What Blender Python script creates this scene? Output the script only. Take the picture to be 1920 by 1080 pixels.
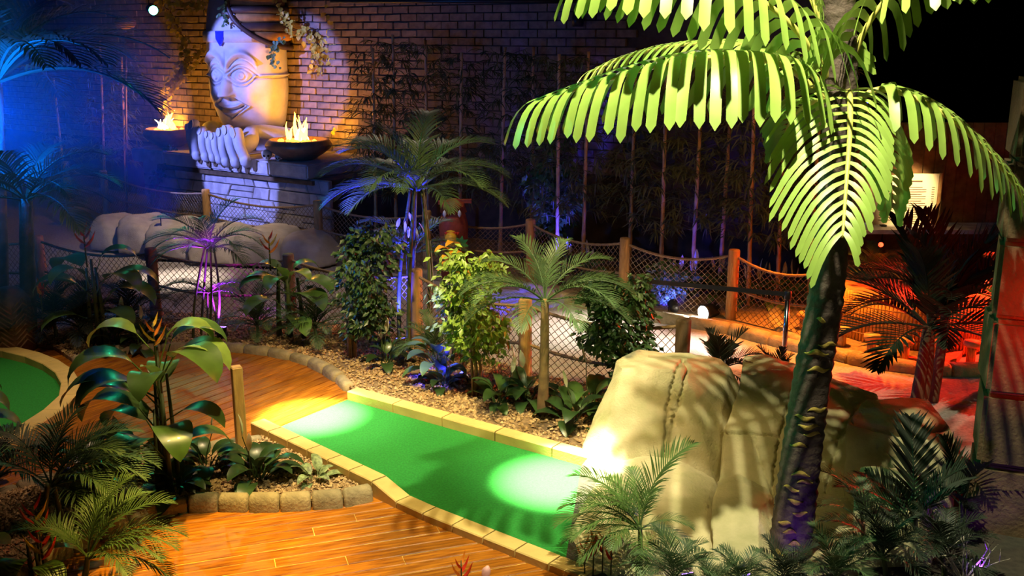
import bpy, bmesh, math, random
import numpy as np
from mathutils import Vector, Matrix, noise, geometry

random.seed(7)
np.random.seed(7)
for o in list(bpy.data.objects):
    bpy.data.objects.remove(o)
C = bpy.context.scene.collection
R = math.radians
V = Vector

# ------------------------------------------------------------------ camera
F, CH, PITCH = 1900.0, 3.6, R(14.2)
cd = bpy.data.cameras.new('camera')
cd.lens = 36.0 * F / 1920.0
cd.sensor_width = 36.0
cd.clip_end = 200
cam = bpy.data.objects.new('camera', cd)
C.objects.link(cam)
cam.location = (0, 0, CH)
cam.rotation_euler = (R(90) - PITCH, 0, 0)
sc = bpy.context.scene
sc.camera = cam
FWD = V((0, math.cos(PITCH), -math.sin(PITCH)))
UPV = V((0, math.sin(PITCH), math.cos(PITCH)))


def ray(px, py):
    return FWD + V((1, 0, 0)) * ((px - 960) / F) + UPV * (-(py - 540) / F)


def P(px, py, z=0.0):
    d = ray(px, py)
    t = (z - CH) / d.z
    return V((0, 0, CH)) + d * t


def Q(px, py, Y):
    d = ray(px, py)
    return V((0, 0, CH)) + d * (Y / d.y)


def proj(p):
    r = V(p) - V((0, 0, CH))
    d = r.dot(FWD)
    return 960 + F * r.x / d, 540 - F * r.dot(UPV) / d


def projn(co):
    r = co - np.array([0, 0, CH])
    f = np.array(FWD); u = np.array(UPV)
    d = r @ f
    return 960 + F * r[:, 0] / d, 540 - F * (r @ u) / d


# ------------------------------------------------------------------ world, view
w = bpy.data.worlds.new('world')
sc.world = w
w.use_nodes = True
w.node_tree.nodes['Background'].inputs[0].default_value = (0.05, 0.05, 0.11, 1)
w.node_tree.nodes['Background'].inputs[1].default_value = 0.07
vs = sc.view_settings
vs.view_transform = 'Standard'
vs.look = 'None'
vs.gamma = 1
vs.use_curve_mapping = False
vs.exposure = 0.2


# ------------------------------------------------------------------ lights
def spot(name, loc, target, watts, col, deg, blend=0.3, size=0.05):
    l = bpy.data.lights.new(name, 'SPOT')
    l.energy = watts
    l.color = col
    l.spot_size = R(deg)
    l.spot_blend = blend
    l.shadow_soft_size = size
    o = bpy.data.objects.new(name, l)
    C.objects.link(o)
    o.location = loc
    o.rotation_euler = (V(target) - V(loc)).to_track_quat('-Z', 'Y').to_euler()
    return o


def point(name, loc, watts, col, size=0.1):
    l = bpy.data.lights.new(name, 'POINT')
    l.energy = watts
    l.color = col
    l.shadow_soft_size = size
    o = bpy.data.objects.new(name, l)
    C.objects.link(o)
    o.location = loc
    return o


WHITE = (1, .93, .78)
WARM = (1, .62, .22)
BLUEW = (.21, .26, 1)
PURP = (.22, .04, 1)
BLUE = (.03, .03, 1)
RED = (1, .03, .01)
# ceiling spots over the fairway
t = P(585, 782)
spot('ceiling_spot_fairway_start', (t.x - .3, t.y + .2, 5.6), t, 30000, (1, .96, .66), 12.5, 1.0, .03)
spot('added_halo_fairway_start', (t.x - .1, t.y + .2, 5.6), t, 2000, (1, .92, .66), 25, 1.0, .05)  # wide cone added to soften the edge of the tight spot
t = P(1050, 905)
spot('ceiling_spot_fairway_end', (t.x - .2, t.y - .1, 5.6), t, 29000, (1, .96, .64), 13, 1.0, .03)
t = P(1110, 880)
spot('added_halo_fairway_end', (t.x - .6, t.y - .4, 5.6), t, 1500, (1, .90, .60), 27, 1.0, .05)  # second wide cone added for a soft falloff round the end spot
t = P(860, 850)
spot('ceiling_spot_fairway_wash', (t.x - .3, t.y - 1.2, 5.9), t, 980, (1, .76, .31), 64, .9, .1)
t = P(30, 740)
spot('added_fill_round_green', (t.x + .5, t.y - .5, 5.6), t, 420, (1, .86, .5), 36, .9, .1)  # unseen wash added to lift the dark round green
# palm key light, high on the viewer's left
t = Q(1390, 520, 6.4)
spot('ceiling_spot_palm', (1.05, 5.0, 6.35), t, 1750, (1, .95, .60), 66, .6, .04)
# warm wash on the near deck
t = P(400, 1085)
spot('ceiling_spot_deck', (t.x + .3, t.y + .9, 5.6), t, 3600, (1, .66, .10), 27, 1.0, .06)
t = P(360, 800)
spot('ceiling_spot_deck_far', (t.x + 1.2, t.y - 1.2, 5.8), t, 520, (1, .62, .40), 60, .9, .1)
t = P(470, 900)
spot('added_fill_island', (t.x + .5, t.y - .9, 5.6), t, 620, (1, .80, .38), 34, 1.0, .08)  # unseen fill added to brighten the island gravel and leaves
# statue wash, two overlapping cones added together to shape one tall pool
t = Q(452, 112, 18.9)
spot('ceiling_spot_statue_head', (-9.1, 13.6, 4.7), t, 5600, BLUEW, 17, .25, .04)
t = Q(440, 330, 18.6)
spot('ceiling_spot_statue_base', (-9.2, 13.8, 4.4), t, 5400, BLUEW, 16.0, .12, .04)
# fill over the planted bed
t = P(900, 690)
spot('ceiling_spot_bed', (-.9, 7.4, 6.1), t, 1500, (1, .80, .34), 54, .9, .1)
# dim warm spill on the bamboo
t = P(1330, 520)
spot('ceiling_spot_bamboo', (2.2, 9.5, 5.6), t + V((0, 0, 1.0)), 190, (1, .55, .18), 62, 1.0, .1)
# coloured ceiling pin spots on single plants
t = Q(705, 395, P(778, 652).y)
spot('pin_spot_blue_palm', (-4.6, 7.2, 5.2), t, 26000, BLUE, 8.5, .5, .04)
t = Q(402, 472, P(383, 640).y)
spot('pin_spot_magenta_palm', (-4.4, 6.8, 5.2), t, 6500, (.5, .01, 1), 5.5, .5, .04)
t = Q(815, 680, P(822, 725).y)
spot('pin_spot_blue_leaves', (-1.6, 6.4, 5.4), t, 9000, BLUE, 6, .6, .04)
# path floods
t = P(370, 470)
spot('added_fill_boulders', (t.x + 1.6, t.y - 2.2, 4.6), t, 620, (1, .80, .62), 52, 1.0, .1)  # unseen warm fill added to lift the far boulders and pedestal
t = P(1110, 615)
spot('path_flood_centre', (t.x + .1, t.y + .3, 3.6), t, 1700, (1, .90, .80), 34, 1.0, .08)
t = P(335, 520)
spot('path_flood_left', (t.x - .1, t.y + .2, 3.4), t, 1500, (1, .86, .70), 30, 1.0, .08)
t = P(700, 580)
spot('path_wash', (P(760, 560).x, P(760, 560).y, 4.6), t, 260, (1, .78, .58), 90, .9, .2)
t = P(1290, 652)
spot('path_flood_right', (t.x + .1, t.y + .3, 3.8), t, 2600, (1, .92, .82), 24, 1.0, .08)
# red and orange corner
t = P(1690, 700)
spot('red_flood', (t.x + 1.9, t.y + 1.0, 1.5), t, 1300, RED, 105, .5, .05)
t = P(1510, 650)
spot('orange_flood', (t.x + .2, t.y + .3, 4.6), t, 4200, (1, .27, .03), 40, 1.0, .1)
# teal and green side light on the palm
t = Q(1520, 480, 6.4)
spot('green_side_light', (-3.6, 8.2, 4.4), t, 480, (.02, 1, .42), 30, .6, .05)
# blue haze lamp beyond the left edge
HAZE = Q(-60, 225, 11.0)
spot('blue_haze_lamp', HAZE, HAZE + V((1.2, 2.2, -.15)), 470, (.0, .16, 1), 168, .25, .15)


# ------------------------------------------------------------------ materials
def mat(name, col, rough=.6, var=.25, scale=6.0, bump=.0, bscale=40.0, metal=0.0, rnd=0.0,
        transl=0.0, emit=None, spec=.5, col2=None, stretch=None, coat=0.0):
    m = bpy.data.materials.new(name)
    m.use_nodes = True
    nt = m.node_tree
    N = nt.nodes
    L = nt.links
    b = N['Principled BSDF']
    out = N['Material Output']
    b.inputs['Roughness'].default_value = rough
    b.inputs['Metallic'].default_value = metal
    b.inputs['Specular IOR Level'].default_value = spec
    b.inputs['Coat Weight'].default_value = coat
    tc = N.new('ShaderNodeTexCoord')
    vec = tc.outputs['Object']
    if stretch:
        mp = N.new('ShaderNodeMapping')
        mp.inputs['Scale'].default_value = stretch
        L.new(vec, mp.inputs[0])
        vec = mp.outputs[0]
    nz = N.new('ShaderNodeTexNoise')
    nz.inputs['Scale'].default_value = scale
    nz.inputs['Detail'].default_value = 5
    L.new(vec, nz.inputs['Vector'])
    ramp = N.new('ShaderNodeValToRGB')
    c2 = col2 if col2 else tuple(c * (1 - var) for c in col)
    c1 = col if col2 else tuple(min(1, c * (1 + var)) for c in col)
    ramp.color_ramp.elements[0].color = (*c2, 1)
    ramp.color_ramp.elements[1].color = (*c1, 1)
    ramp.color_ramp.elements[0].position = .35
    ramp.color_ramp.elements[1].position = .65
    L.new(nz.outputs['Fac'], ramp.inputs[0])
    cout = ramp.outputs[0]
    if rnd > 0:
        oi = N.new('ShaderNodeObjectInfo')
        hs = N.new('ShaderNodeHueSaturation')
        mr = N.new('ShaderNodeMapRange')
        mr.inputs[3].default_value = 1 - rnd
        mr.inputs[4].default_value = 1 + rnd
        L.new(oi.outputs['Random'], mr.inputs[0])
        L.new(mr.outputs[0], hs.inputs['Value'])
        L.new(cout, hs.inputs['Color'])
        cout = hs.outputs[0]
    L.new(cout, b.inputs['Base Color'])
    if bump > 0:
        n2 = N.new('ShaderNodeTexNoise')
        n2.inputs['Scale'].default_value = bscale
        n2.inputs['Detail'].default_value = 6
        L.new(vec, n2.inputs['Vector'])
        bp = N.new('ShaderNodeBump')
        bp.inputs['Strength'].default_value = bump
        bp.inputs['Distance'].default_value = .02
        L.new(n2.outputs['Fac'], bp.inputs['Height'])
        L.new(bp.outputs[0], b.inputs['Normal'])
    if emit:
        b.inputs['Emission Color'].default_value = (*emit[0], 1)
        b.inputs['Emission Strength'].default_value = emit[1]
    if transl > 0:
        tr = N.new('ShaderNodeBsdfTranslucent')
        L.new(cout, tr.inputs['Color'])
        mx = N.new('ShaderNodeMixShader')
        mx.inputs[0].default_value = transl
        L.new(b.outputs[0], mx.inputs[1])
        L.new(tr.outputs[0], mx.inputs[2])
        L.new(mx.outputs[0], out.inputs['Surface'])
    return m


M = {
 'carpet': mat('path_carpet', (.30, .26, .235), .95, .2, 30, .3, 200),
 'green': mat('putting_turf', (.019, .22, .032), .9, .16, 60, .35, 260, spec=.32),
 'kerb': mat('painted_kerb', (.62, .44, .15), .75, .1, 5, .15, 60, rnd=.06),
 'kerbback': mat('kerb_joint', (.26, .19, .06), .9),
 'plank': mat('deck_plank', (.44, .155, .012), .34, .3, 3.0, .12, 30, rnd=.2, col2=(.19, .052, .004), stretch=(1.2, 14, 14), spec=.25),
 'deckunder': mat('deck_joist', (.16, .06, .012), .8),
 'filler': mat('deck_joint_filler', (.75, .50, .14), .5),
 'shadesoil': mat('shade_soil', (.035, .028, .02), .95, .3, 20, .4, 60),
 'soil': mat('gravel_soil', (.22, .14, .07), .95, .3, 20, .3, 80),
 'gravel': mat('gravel_stone', (.60, .42, .21), .85, .35, 25, 0, rnd=0, col2=(.28, .17, .07)),
 'edge': mat('edging_stone', (.30, .24, .13), .8, .25, 9, .4, 50, rnd=.12),
 'rock': mat('faux_rock', (.60, .52, .31), .85, .16, 4, .5, 55, col2=(.40, .37, .19)),
 'rockgrey': mat('grey_rock', (.36, .31, .27), .85, .15, 5, .3, 60),
 'stone': mat('statue_stone', (.47, .46, .47), .62, .10, 5, .12, 60),
 'stone2': mat('pedestal_stone', (.42, .38, .36), .85, .18, 6, .35, 50, rnd=.14),
 'mortar': mat('mortar', (.10, .075, .06), .95),
 'wet': mat('wet_stone', (.12, .08, .045), .3, .3, 12),
 'brick': mat('brick', (.20, .145, .11), .85, .2, 9, .35, 60, rnd=.22),
 'brickmortar': mat('brick_mortar', (.055, .04, .032), .95),
 'darkwall': mat('dark_wall', (.02, .02, .022), .9),
 'bronze': mat('bowl_bronze', (.30, .17, .09), .42, .2, 10, .1, 60, metal=.15),
 'ember': mat('ember', (.3, .08, .01), .9, emit=((1, .35, .03), 5)),
 'flame': mat('flame', (1, .5, .05), .9, emit=((1, .48, .06), 9)),
 'flamecore': mat('flame_core', (1, .8, .4), .9, emit=((1, .80, .35), 26)),
 'hood': mat('headdress_cloth', (.055, .035, .03), .5, .2, 8),
 'hoodor': mat('headdress_ochre', (.40, .20, .06), .55, .2, 8),
 'gem': mat('blue_gem', (.01, .02, .6), .15, emit=((.02, .03, 1), .35)),
 'bone': mat('bone', (.55, .5, .42), .6),
 'dark': mat('dark_socket', (.01, .008, .006), .9),
 'log': mat('log_post', (.42, .22, .065), .75, .25, 5, .4, 40, rnd=.12, stretch=(6, 6, 1)),
 'logred': mat('log_post_red', (.20, .06, .025), .8, .25, 5, .4, 40, stretch=(6, 6, 1)),
 'logdark': mat('log_post_dark', (.10, .06, .03), .8, .25, 5, .4, 40, stretch=(6, 6, 1)),
 'rope': mat('rope', (.26, .16, .08), .9, .25, 60, .6, 160),
 'net': mat('net_cord', (.17, .115, .065), .9),
 'post': mat('square_post', (.55, .34, .10), .6, .15, 6, .2, 40, stretch=(8, 8, 1)),
 'black': mat('black_metal', (.012, .012, .013), .4),
 'steel': mat('steel', (.55, .55, .56), .18, .05, 5, metal=1.0),
 'belt': mat('belt', (.008, .008, .01), .7),
 'cane': mat('bamboo_cane', (.50, .27, .09), .55, .2, 9, .1, 40, rnd=.1),
 'canesplit': mat('bamboo_cladding', (.55, .32, .08), .6, .35, 40, 0, stretch=(3, 3, .3)),
 'bleaf': mat('bamboo_leaf', (.10, .105, .03), .7, .3, 9, transl=.2),
 'palm': mat('palm_leaf', (.30, .45, .085), .42, .12, 5, transl=.16, rnd=.10),
 'rachis': mat('palm_rachis', (.55, .50, .12), .5, .15, 9),
 'trunk': mat('palm_trunk', (.075, .05, .042), .75, .35, 8, .5, 40),
 'trunkstreak': mat('palm_trunk_streak', (.40, .29, .055), .7, .25, 12, .4, 40),
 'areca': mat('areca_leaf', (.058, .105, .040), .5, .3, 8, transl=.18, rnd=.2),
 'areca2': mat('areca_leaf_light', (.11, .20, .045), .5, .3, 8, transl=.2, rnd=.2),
 'shadepalm': mat('shaded_palm_leaf', (.012, .022, .010), .6, .3, 8, transl=.1, rnd=.2),  # near-black copy, silhouette shade put into the leaf colour
 'stem': mat('green_stem', (.06, .08, .02), .6, .3, 8),
 'woody': mat('woody_stem', (.19, .11, .045), .8, .3, 10, .3, 50),
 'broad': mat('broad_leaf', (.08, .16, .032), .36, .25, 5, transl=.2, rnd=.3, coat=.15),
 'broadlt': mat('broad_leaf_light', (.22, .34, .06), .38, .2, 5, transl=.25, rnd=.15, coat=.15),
 'lily': mat('lily_leaf', (.035, .075, .018), .36, .3, 6, transl=.15, rnd=.35, coat=.15),
 'varieg': mat('variegated_leaf', (.28, .36, .16), .5, .5, 26, transl=.2, rnd=.15),
 'spathe': mat('white_spathe', (.70, .66, .48), .5, .06, 5, transl=.3),
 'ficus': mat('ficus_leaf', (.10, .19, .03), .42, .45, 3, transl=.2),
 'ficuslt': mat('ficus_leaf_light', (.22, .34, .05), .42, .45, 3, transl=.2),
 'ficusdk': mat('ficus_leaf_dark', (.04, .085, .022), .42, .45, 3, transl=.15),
 'croton': mat('croton_leaf', (.75, .34, .02), .45, .35, 9, transl=.2, rnd=.25),
 'ivy': mat('ivy_leaf_lit', (.58, .45, .06), .5, .3, 4, transl=.2),  # yellow of the warm wall light put into the leaf colour
 'ivygreen': mat('ivy_leaf_green', (.10, .19, .09), .5, .4, 4, transl=.2),
 'bractred': mat('red_bract', (.70, .045, .015), .45, .2, 9, transl=.15),
 'bractor': mat('orange_bract', (.80, .24, .02), .45, .2, 9, transl=.15),
 'bractyl': mat('yellow_bract', (.75, .48, .04), .45, .2, 9, transl=.15),
 'pink': mat('pink_bud', (.80, .42, .40), .5),
 'totem': mat('totem_paint', (.30, .05, .02), .6, .3, 10),
 'yellow': mat('yellow_paint', (.75, .42, .02), .55),
 'white': mat('white_paint', (.75, .75, .78), .5),
 'greenpaint': mat('green_paint', (.05, .38, .06), .55),
 'chev': mat('carved_stump', (.18, .09, .05), .8, .3, 8, .3, 40),
 'pillar': mat('pillar_stone', (.10, .06, .028), .9, .25, 5, .5, 40, rnd=.1),
 'cream': mat('menu_paper', (.80, .66, .42), .8, .03, 4),
 'ink': mat('menu_ink', (.10, .05, .03), .8),
 'hut': mat('hut_wood', (.30, .15, .05), .7, .3, 8, .2, 40),
 'lens_p': mat('purple_lens', (.2, .1, .8), .3, emit=((.30, .14, 1), 7)),
 'lens_w': mat('white_lens', (1, 1, 1), .3, emit=((1, .97, .92), 60)),
 'lens_g': mat('green_lens', (.2, 1, .7), .3, emit=((.16, 1, .55), 18)),
 'lens_r': mat('red_lens', (1, .1, .05), .3, emit=((1, .05, .015), 6)),
 'lens_b': mat('blue_lens', (.1, .1, 1), .3, emit=((.05, .05, 1), 10)),
}


# ------------------------------------------------------------------ mesh helpers
class MB:
    def __init__(s):
        s.v = []
        s.f = []

    def add(s, vs, fs):
        k = len(s.v)
        s.v.extend(vs)
        s.f.extend([tuple(i + k for i in f) for f in fs])

    def box(s, c, size, rot=None):
        c = V(c)
        hx, hy, hz = size[0] / 2, size[1] / 2, size[2] / 2
        vs = [V((x, y, z)) for z in (-hz, hz) for x, y in ((-hx, -hy), (hx, -hy), (hx, hy), (-hx, hy))]
        if rot is not None:
            vs = [rot @ q for q in vs]
        s.add([q + c for q in vs], [(3, 2, 1, 0), (4, 5, 6, 7), (0, 1, 5, 4), (1, 2, 6, 5), (2, 3, 7, 6), (3, 0, 4, 7)])

    def tube(s, pts, rad, n=8, caps=True, flat=None):
        pts = [V(p) for p in pts]
        if not hasattr(rad, '__len__'):
            rad = [rad] * len(pts)
        rings = []
        ref = None
        for i, p in enumerate(pts):
            d = (pts[min(i + 1, len(pts) - 1)] - pts[max(i - 1, 0)]).normalized()
            if ref is None:
                ref = V((0, 0, 1)) if abs(d.z) < .9 else V((0, 1, 0))
            a = d.cross(ref).normalized()
            b = a.cross(d).normalized()
            ref = b
            rings.append([p + (a * math.cos(2 * math.pi * k / n) + b * math.sin(2 * math.pi * k / n) * (flat or 1)) * rad[i] for k in range(n)])
        vs = [q for r in rings for q in r]
        fs = []
        for i in range(len(pts) - 1):
            for k in range(n):
                k2 = (k + 1) % n
                fs.append((i * n + k, i * n + k2, (i + 1) * n + k2, (i + 1) * n + k))
        if caps:
            fs.append(tuple(range(n - 1, -1, -1)))
            fs.append(tuple((len(pts) - 1) * n + k for k in range(n)))
        s.add(vs, fs)

    def lathe(s, prof, c=(0, 0, 0), n=28, sy=1.0):
        c = V(c)
        vs = []
        fs = []
        m = len(prof)
        for r, z in prof:
            for k in range(n):
                a = 2 * math.pi * k / n
                vs.append(c + V((r * math.cos(a), r * math.sin(a) * sy, z)))
        for i in range(m - 1):
            for k in range(n):
                k2 = (k + 1) % n
                fs.append((i * n + k, i * n + k2, (i + 1) * n + k2, (i + 1) * n + k))
        fs.append(tuple(range(n - 1, -1, -1)))
        fs.append(tuple((m - 1) * n + k for k in range(n)))
        s.add(vs, fs)

    def ribbon(s, pts, nrm, widths, fold=.2):
        """leaf blade along pts, face normal nrm at the base, half widths"""
        pts = [V(p) for p in pts]
        nrm = V(nrm)
        k0 = len(s.v)
        m = len(pts)
        for i, p in enumerate(pts):
            d = (pts[min(i + 1, m - 1)] - pts[max(i - 1, 0)]).normalized()
            sd = d.cross(nrm)
            if sd.length < 1e-4:
                sd = d.cross(V((.3, .5, .2)))
            sd.normalize()
            nrm = sd.cross(d).normalized()
            h = widths[i]
            s.v.append(p + sd * h + nrm * h * fold)
            s.v.append(p)
            s.v.append(p - sd * h + nrm * h * fold)
        for i in range(m - 1):
            a = k0 + i * 3
            s.f.append((a, a + 1, a + 4, a + 3))
            s.f.append((a + 1, a + 2, a + 5, a + 4))

    def prism(s, poly, z0, z1):
        """vertical prism over a polygon of (x,y)"""
        n = len(poly)
        vs = [V((p[0], p[1], z0)) for p in poly] + [V((p[0], p[1], z1)) for p in poly]
        tri = geometry.tessellate_polygon([[V((p[0], p[1], 0)) for p in poly]])
        fs = [(i, (i + 1) % n, n + (i + 1) % n, n + i) for i in range(n)]
        for t_ in tri:
            fs.append(tuple(n + i for i in t_))
            fs.append(tuple(reversed(t_)))
        s.add(vs, fs)

    def mesh(s, name, m, smooth=True, origin=None):
        me = bpy.data.meshes.new(name)
        vs = s.v
        if origin is not None:
            o = V(origin)
            vs = [V(q) - o for q in vs]
        me.from_pydata([tuple(q) for q in vs], [], s.f)
        me.materials.append(m)
        if smooth:
            me.polygons.foreach_set('use_smooth', [True] * len(me.polygons))
        me.update()
        return me


def np_mesh(name, verts, faces, m, smooth=False):
    me = bpy.data.meshes.new(name)
    verts = np.asarray(verts, dtype=np.float32)
    faces = np.asarray(faces, dtype=np.int32)
    me.vertices.add(len(verts))
    me.vertices.foreach_set('co', verts.ravel())
    nf, k = faces.shape
    me.loops.add(nf * k)
    me.loops.foreach_set('vertex_index', faces.ravel())
    me.polygons.add(nf)
    me.polygons.foreach_set('loop_start', np.arange(nf, dtype=np.int32) * k)
    me.polygons.foreach_set('use_smooth', np.full(nf, smooth))
    me.materials.append(m)
    me.update()
    me.validate()
    return me


def link(name, me, parent=None, loc=(0, 0, 0), rot=(0, 0, 0), scale=1.0):
    o = bpy.data.objects.new(name, me)
    C.objects.link(o)
    o.parent = parent
    o.location = loc
    o.rotation_euler = rot
    if hasattr(scale, '__len__'):
        o.scale = scale
    else:
        o.scale = (scale, scale, scale)
    return o


def mk(name, mb, m, parent=None, smooth=True, origin=None):
    """mesh in world coordinates, made local to origin (the parent's place)"""
    if parent is not None and origin is None:
        origin = parent.location
        return link(name, mb.mesh(name, m, smooth, origin), parent)
    if origin is not None:
        return link(name, mb.mesh(name, m, smooth, origin), parent, origin if parent is None else (0, 0, 0))
    return link(name, mb.mesh(name, m, smooth), parent)


def tag(o, label, cat, group=None, kind=None):
    o['label'] = label
    if cat:
        o['category'] = cat
    if group:
        o['group'] = group
    if kind:
        o['kind'] = kind
    return o


def thing(name, label, cat, loc=(0, 0, 0), group=None, rotz=0.0):
    o = bpy.data.objects.new(name, None)
    C.objects.link(o)
    o.location = loc
    o.rotation_euler = (0, 0, rotz)
    o.empty_display_size = .1
    return tag(o, label, cat, group)


def struct(o):
    o['kind'] = 'structure'
    return o


def stuff(o):
    o['kind'] = 'stuff'
    return o


def smooth_path(pts, n):
    """Catmull-Rom through pts, n samples per span"""
    pts = [V(p) for p in pts]
    out = []
    for i in range(len(pts) - 1):
        p0 = pts[max(i - 1, 0)]
        p1 = pts[i]
        p2 = pts[i + 1]
        p3 = pts[min(i + 2, len(pts) - 1)]
        for k in range(n):
            t_ = k / n
            out.append(.5 * ((2 * p1) + (p2 - p0) * t_ + (2 * p0 - 5 * p1 + 4 * p2 - p3) * t_ ** 2 + (3 * p1 - p0 - 3 * p2 + p3) * t_ ** 3))
    out.append(pts[-1])
    return out


def resample(pts, step):
    """points at equal spacing along a polyline"""
    L = [0]
    for a, b in zip(pts, pts[1:]):
        L.append(L[-1] + (b - a).length)
    n = max(1, round(L[-1] / step))
    out = []
    j = 0
    for k in range(n + 1):
        d = L[-1] * k / n
        while j < len(pts) - 2 and L[j + 1] < d:
            j += 1
        f = (d - L[j]) / max(1e-9, L[j + 1] - L[j])
        out.append(pts[j].lerp(pts[j + 1], min(1, f)))
    return out


def inside(poly, x, y):
    """vectorised point in polygon"""
    r = np.zeros(len(x), bool)
    n = len(poly)
    for i in range(n):
        x1, y1 = poly[i][0], poly[i][1]
        x2, y2 = poly[(i + 1) % n][0], poly[(i + 1) % n][1]
        c = ((y1 > y) != (y2 > y)) & (x < (x2 - x1) * (y - y1) / (y2 - y1 + 1e-12) + x1)
        r ^= c
    return r


ORD = ['first', 'second', 'third', 'fourth', 'fifth', 'sixth', 'seventh', 'eighth', 'ninth', 'tenth', 'eleventh', 'twelfth',
       'thirteenth', 'fourteenth', 'fifteenth', 'sixteenth', 'seventeenth', 'eighteenth']
UX = V((.832, -.555, 0))      # along the fairway and the back wall, to the right and nearer
VX = V((.555, .832, 0))       # across it, away from the viewer

# ------------------------------------------------------------------ setting: floor, decks
mb = MB()
mb.box((0, 14, -.08), (44, 44, .1))
flo = struct(mk('floor', mb, M['carpet'], smooth=False))
flo['label'] = 'grey brown carpet path winding between the fences'


def clip(poly, a, b):
    """keep the part of a convex polygon left of a->b"""
    out = []
    d = b - a
    n = len(poly)
    side = lambda p: d.x * (p.y - a.y) - d.y * (p.x - a.x)
    for i in range(n):
        p, q = poly[i], poly[(i + 1) % n]
        sp, sq = side(p), side(q)
        if sp >= 0:
            out.append(p)
        if (sp >= 0) != (sq >= 0):
            out.append(p.lerp(q, sp / (sp - sq)))
    return out


def deck(name, label, region, d, w, top, under, gapw=.008, low=.012):
    region = [V((p.x, p.y, 0)) for p in region]
    ar = sum(region[i].x * region[(i + 1) % len(region)].y - region[(i + 1) % len(region)].x * region[i].y for i in range(len(region)))
    if ar < 0:
        region.reverse()
    mb = MB()
    mb.prism(region, top - .06, top - low)
    base = struct(mk(name, mb, under, smooth=False))
    base['label'] = label
    d = d.normalized()
    nn = V((-d.y, d.x, 0))
    lo = min(p.dot(nn) for p in region)
    hi = max(p.dot(nn) for p in region)
    sl = min(p.dot(d) for p in region)
    sh = max(p.dot(d) for p in region)
    ang = math.atan2(d.y, d.x)
    rot = Matrix.Rotation(-ang, 3, 'Z')
    k = lo
    rr = random.Random(3)
    while k < hi:
        s = sl - rr.uniform(0, 2.2)
        while s < sh:
            L = rr.uniform(2.2, 3.4)
            q = [d * s + nn * k, d * (s + L - .006) + nn * k, d * (s + L - .006) + nn * (k + w - gapw), d * s + nn * (k + w - gapw)]
            s += L
            for i in range(len(region)):
                q = clip(q, region[i], region[(i + 1) % len(region)])
                if len(q) < 3:
                    break
            if len(q) < 3:
                continue
            c = sum(q, V()) / len(q)
            mb = MB()
            dz = rr.uniform(-.0015, .0015)
            qq = [rot @ (p - c) for p in q]
            cc = V((0, 0, 0))
            n = len(qq)
            ins = []
            for p in qq:
                e = p.copy()
                e.y -= math.copysign(.005, p.y) if abs(p.y) > .01 else 0
                ins.append(e)
            mb.add([V((p.x, p.y, -.028)) for p in qq] + [V((p.x, p.y, -.005)) for p in qq] + [V((p.x, p.y, 0)) for p in ins],
                   [tuple(range(n - 1, -1, -1)), tuple(range(2 * n, 3 * n))] +
                   [(i, (i + 1) % n, n + (i + 1) % n, n + i) for i in range(n)] +
                   [(n + i, n + (i + 1) % n, 2 * n + (i + 1) % n, 2 * n + i) for i in range(n)])
            link('plank', mb.mesh('plank', M['plank'], False), base, (c.x, c.y, top + dz), (0, 0, ang))
        k += w
    return base


mid_reg = [P(-330, 935), P(640, 882), P(735, 800), P(740, 740), P(640, 640), P(300, 628), P(-200, 640)]
deck('floor_deck', 'upper timber deck of brown boards beside the round green', mid_reg, VX, .13, 0, M['deckunder'])
low_reg = [P(-330, 938), P(640, 885), P(770, 935), P(1150, 1085), P(1150, 1190), P(-330, 1190)]
deck('floor_deck_lower', 'lower timber deck of glossy orange boards in the foreground', low_reg, V((.948, .319, 0)), .125, 0, M['filler'], .010, .007)


# ------------------------------------------------------------------ kerbs
def kerb_blocks(parent, pts, hs, w, step, m, name, rounded=False, gap=.006, seed=1):
    pts = resample(pts, step)
    rr = random.Random(seed)
    n = len(pts)
    org = parent.location

    def nrm(i):
        t_ = (pts[min(i + 1, n - 1)] - pts[max(i - 1, 0)])
        return V((-t_.y, t_.x, 0)).normalized()
    for i in range(n - 1):
        a, b = pts[i], pts[i + 1]
        L = (b - a).length
        na, nb = nrm(i), nrm(i + 1)
        st = []
        ks = (0, .08, .35, .65, .92, 1) if rounded else (0, 1)
        jit = rr.uniform(.88, 1.12) if rounded else 1
        for k in ks:
            f = gap / L + k * (1 - 2 * gap / L)
            p = a.lerp(b, f)
            nv = na.lerp(nb, f).normalized()
            h = (hs(( i + f) / (n - 1)) if callable(hs) else hs) * jit
            sc_ = (.84 if k in (0, 1) else 1) if rounded else 1
            ww = w * sc_ * jit
            hh = h * (.86 if (rounded and k in (0, 1)) else 1)
            bv = .035 if rounded else .008
            prof = [(-ww / 2, -.03), (-ww / 2, hh - bv), (-ww / 2 + bv, hh), (ww / 2 - bv, hh), (ww / 2, hh - bv), (ww / 2, -.03)]
            if rounded:
                prof = [(-ww / 2, -.03), (-ww / 2, hh * .5), (-ww * .38, hh * .85), (-ww * .15, hh), (ww * .15, hh), (ww * .38, hh * .85), (ww / 2, hh * .5), (ww / 2, -.03)]
            st.append([V((p.x, p.y, 0)) + nv * x + V((0, 0, z)) for x, z in prof])
        m_ = len(st[0])
        mb = MB()
        fs = []
        for s_ in range(len(st) - 1):
            for k in range(m_ - 1):
                fs.append((s_ * m_ + k, (s_ + 1) * m_ + k, (s_ + 1) * m_ + k + 1, s_ * m_ + k + 1))
        fs.append(tuple(range(m_)))
        fs.append(tuple((len(st) - 1) * m_ + k for k in range(m_ - 1, -1, -1)))
        mb.add([q for s_ in st for q in s_], fs)
        c = a.lerp(b, .5)
        link(name, mb.mesh(name, m, rounded, c), parent, c - org)


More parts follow.
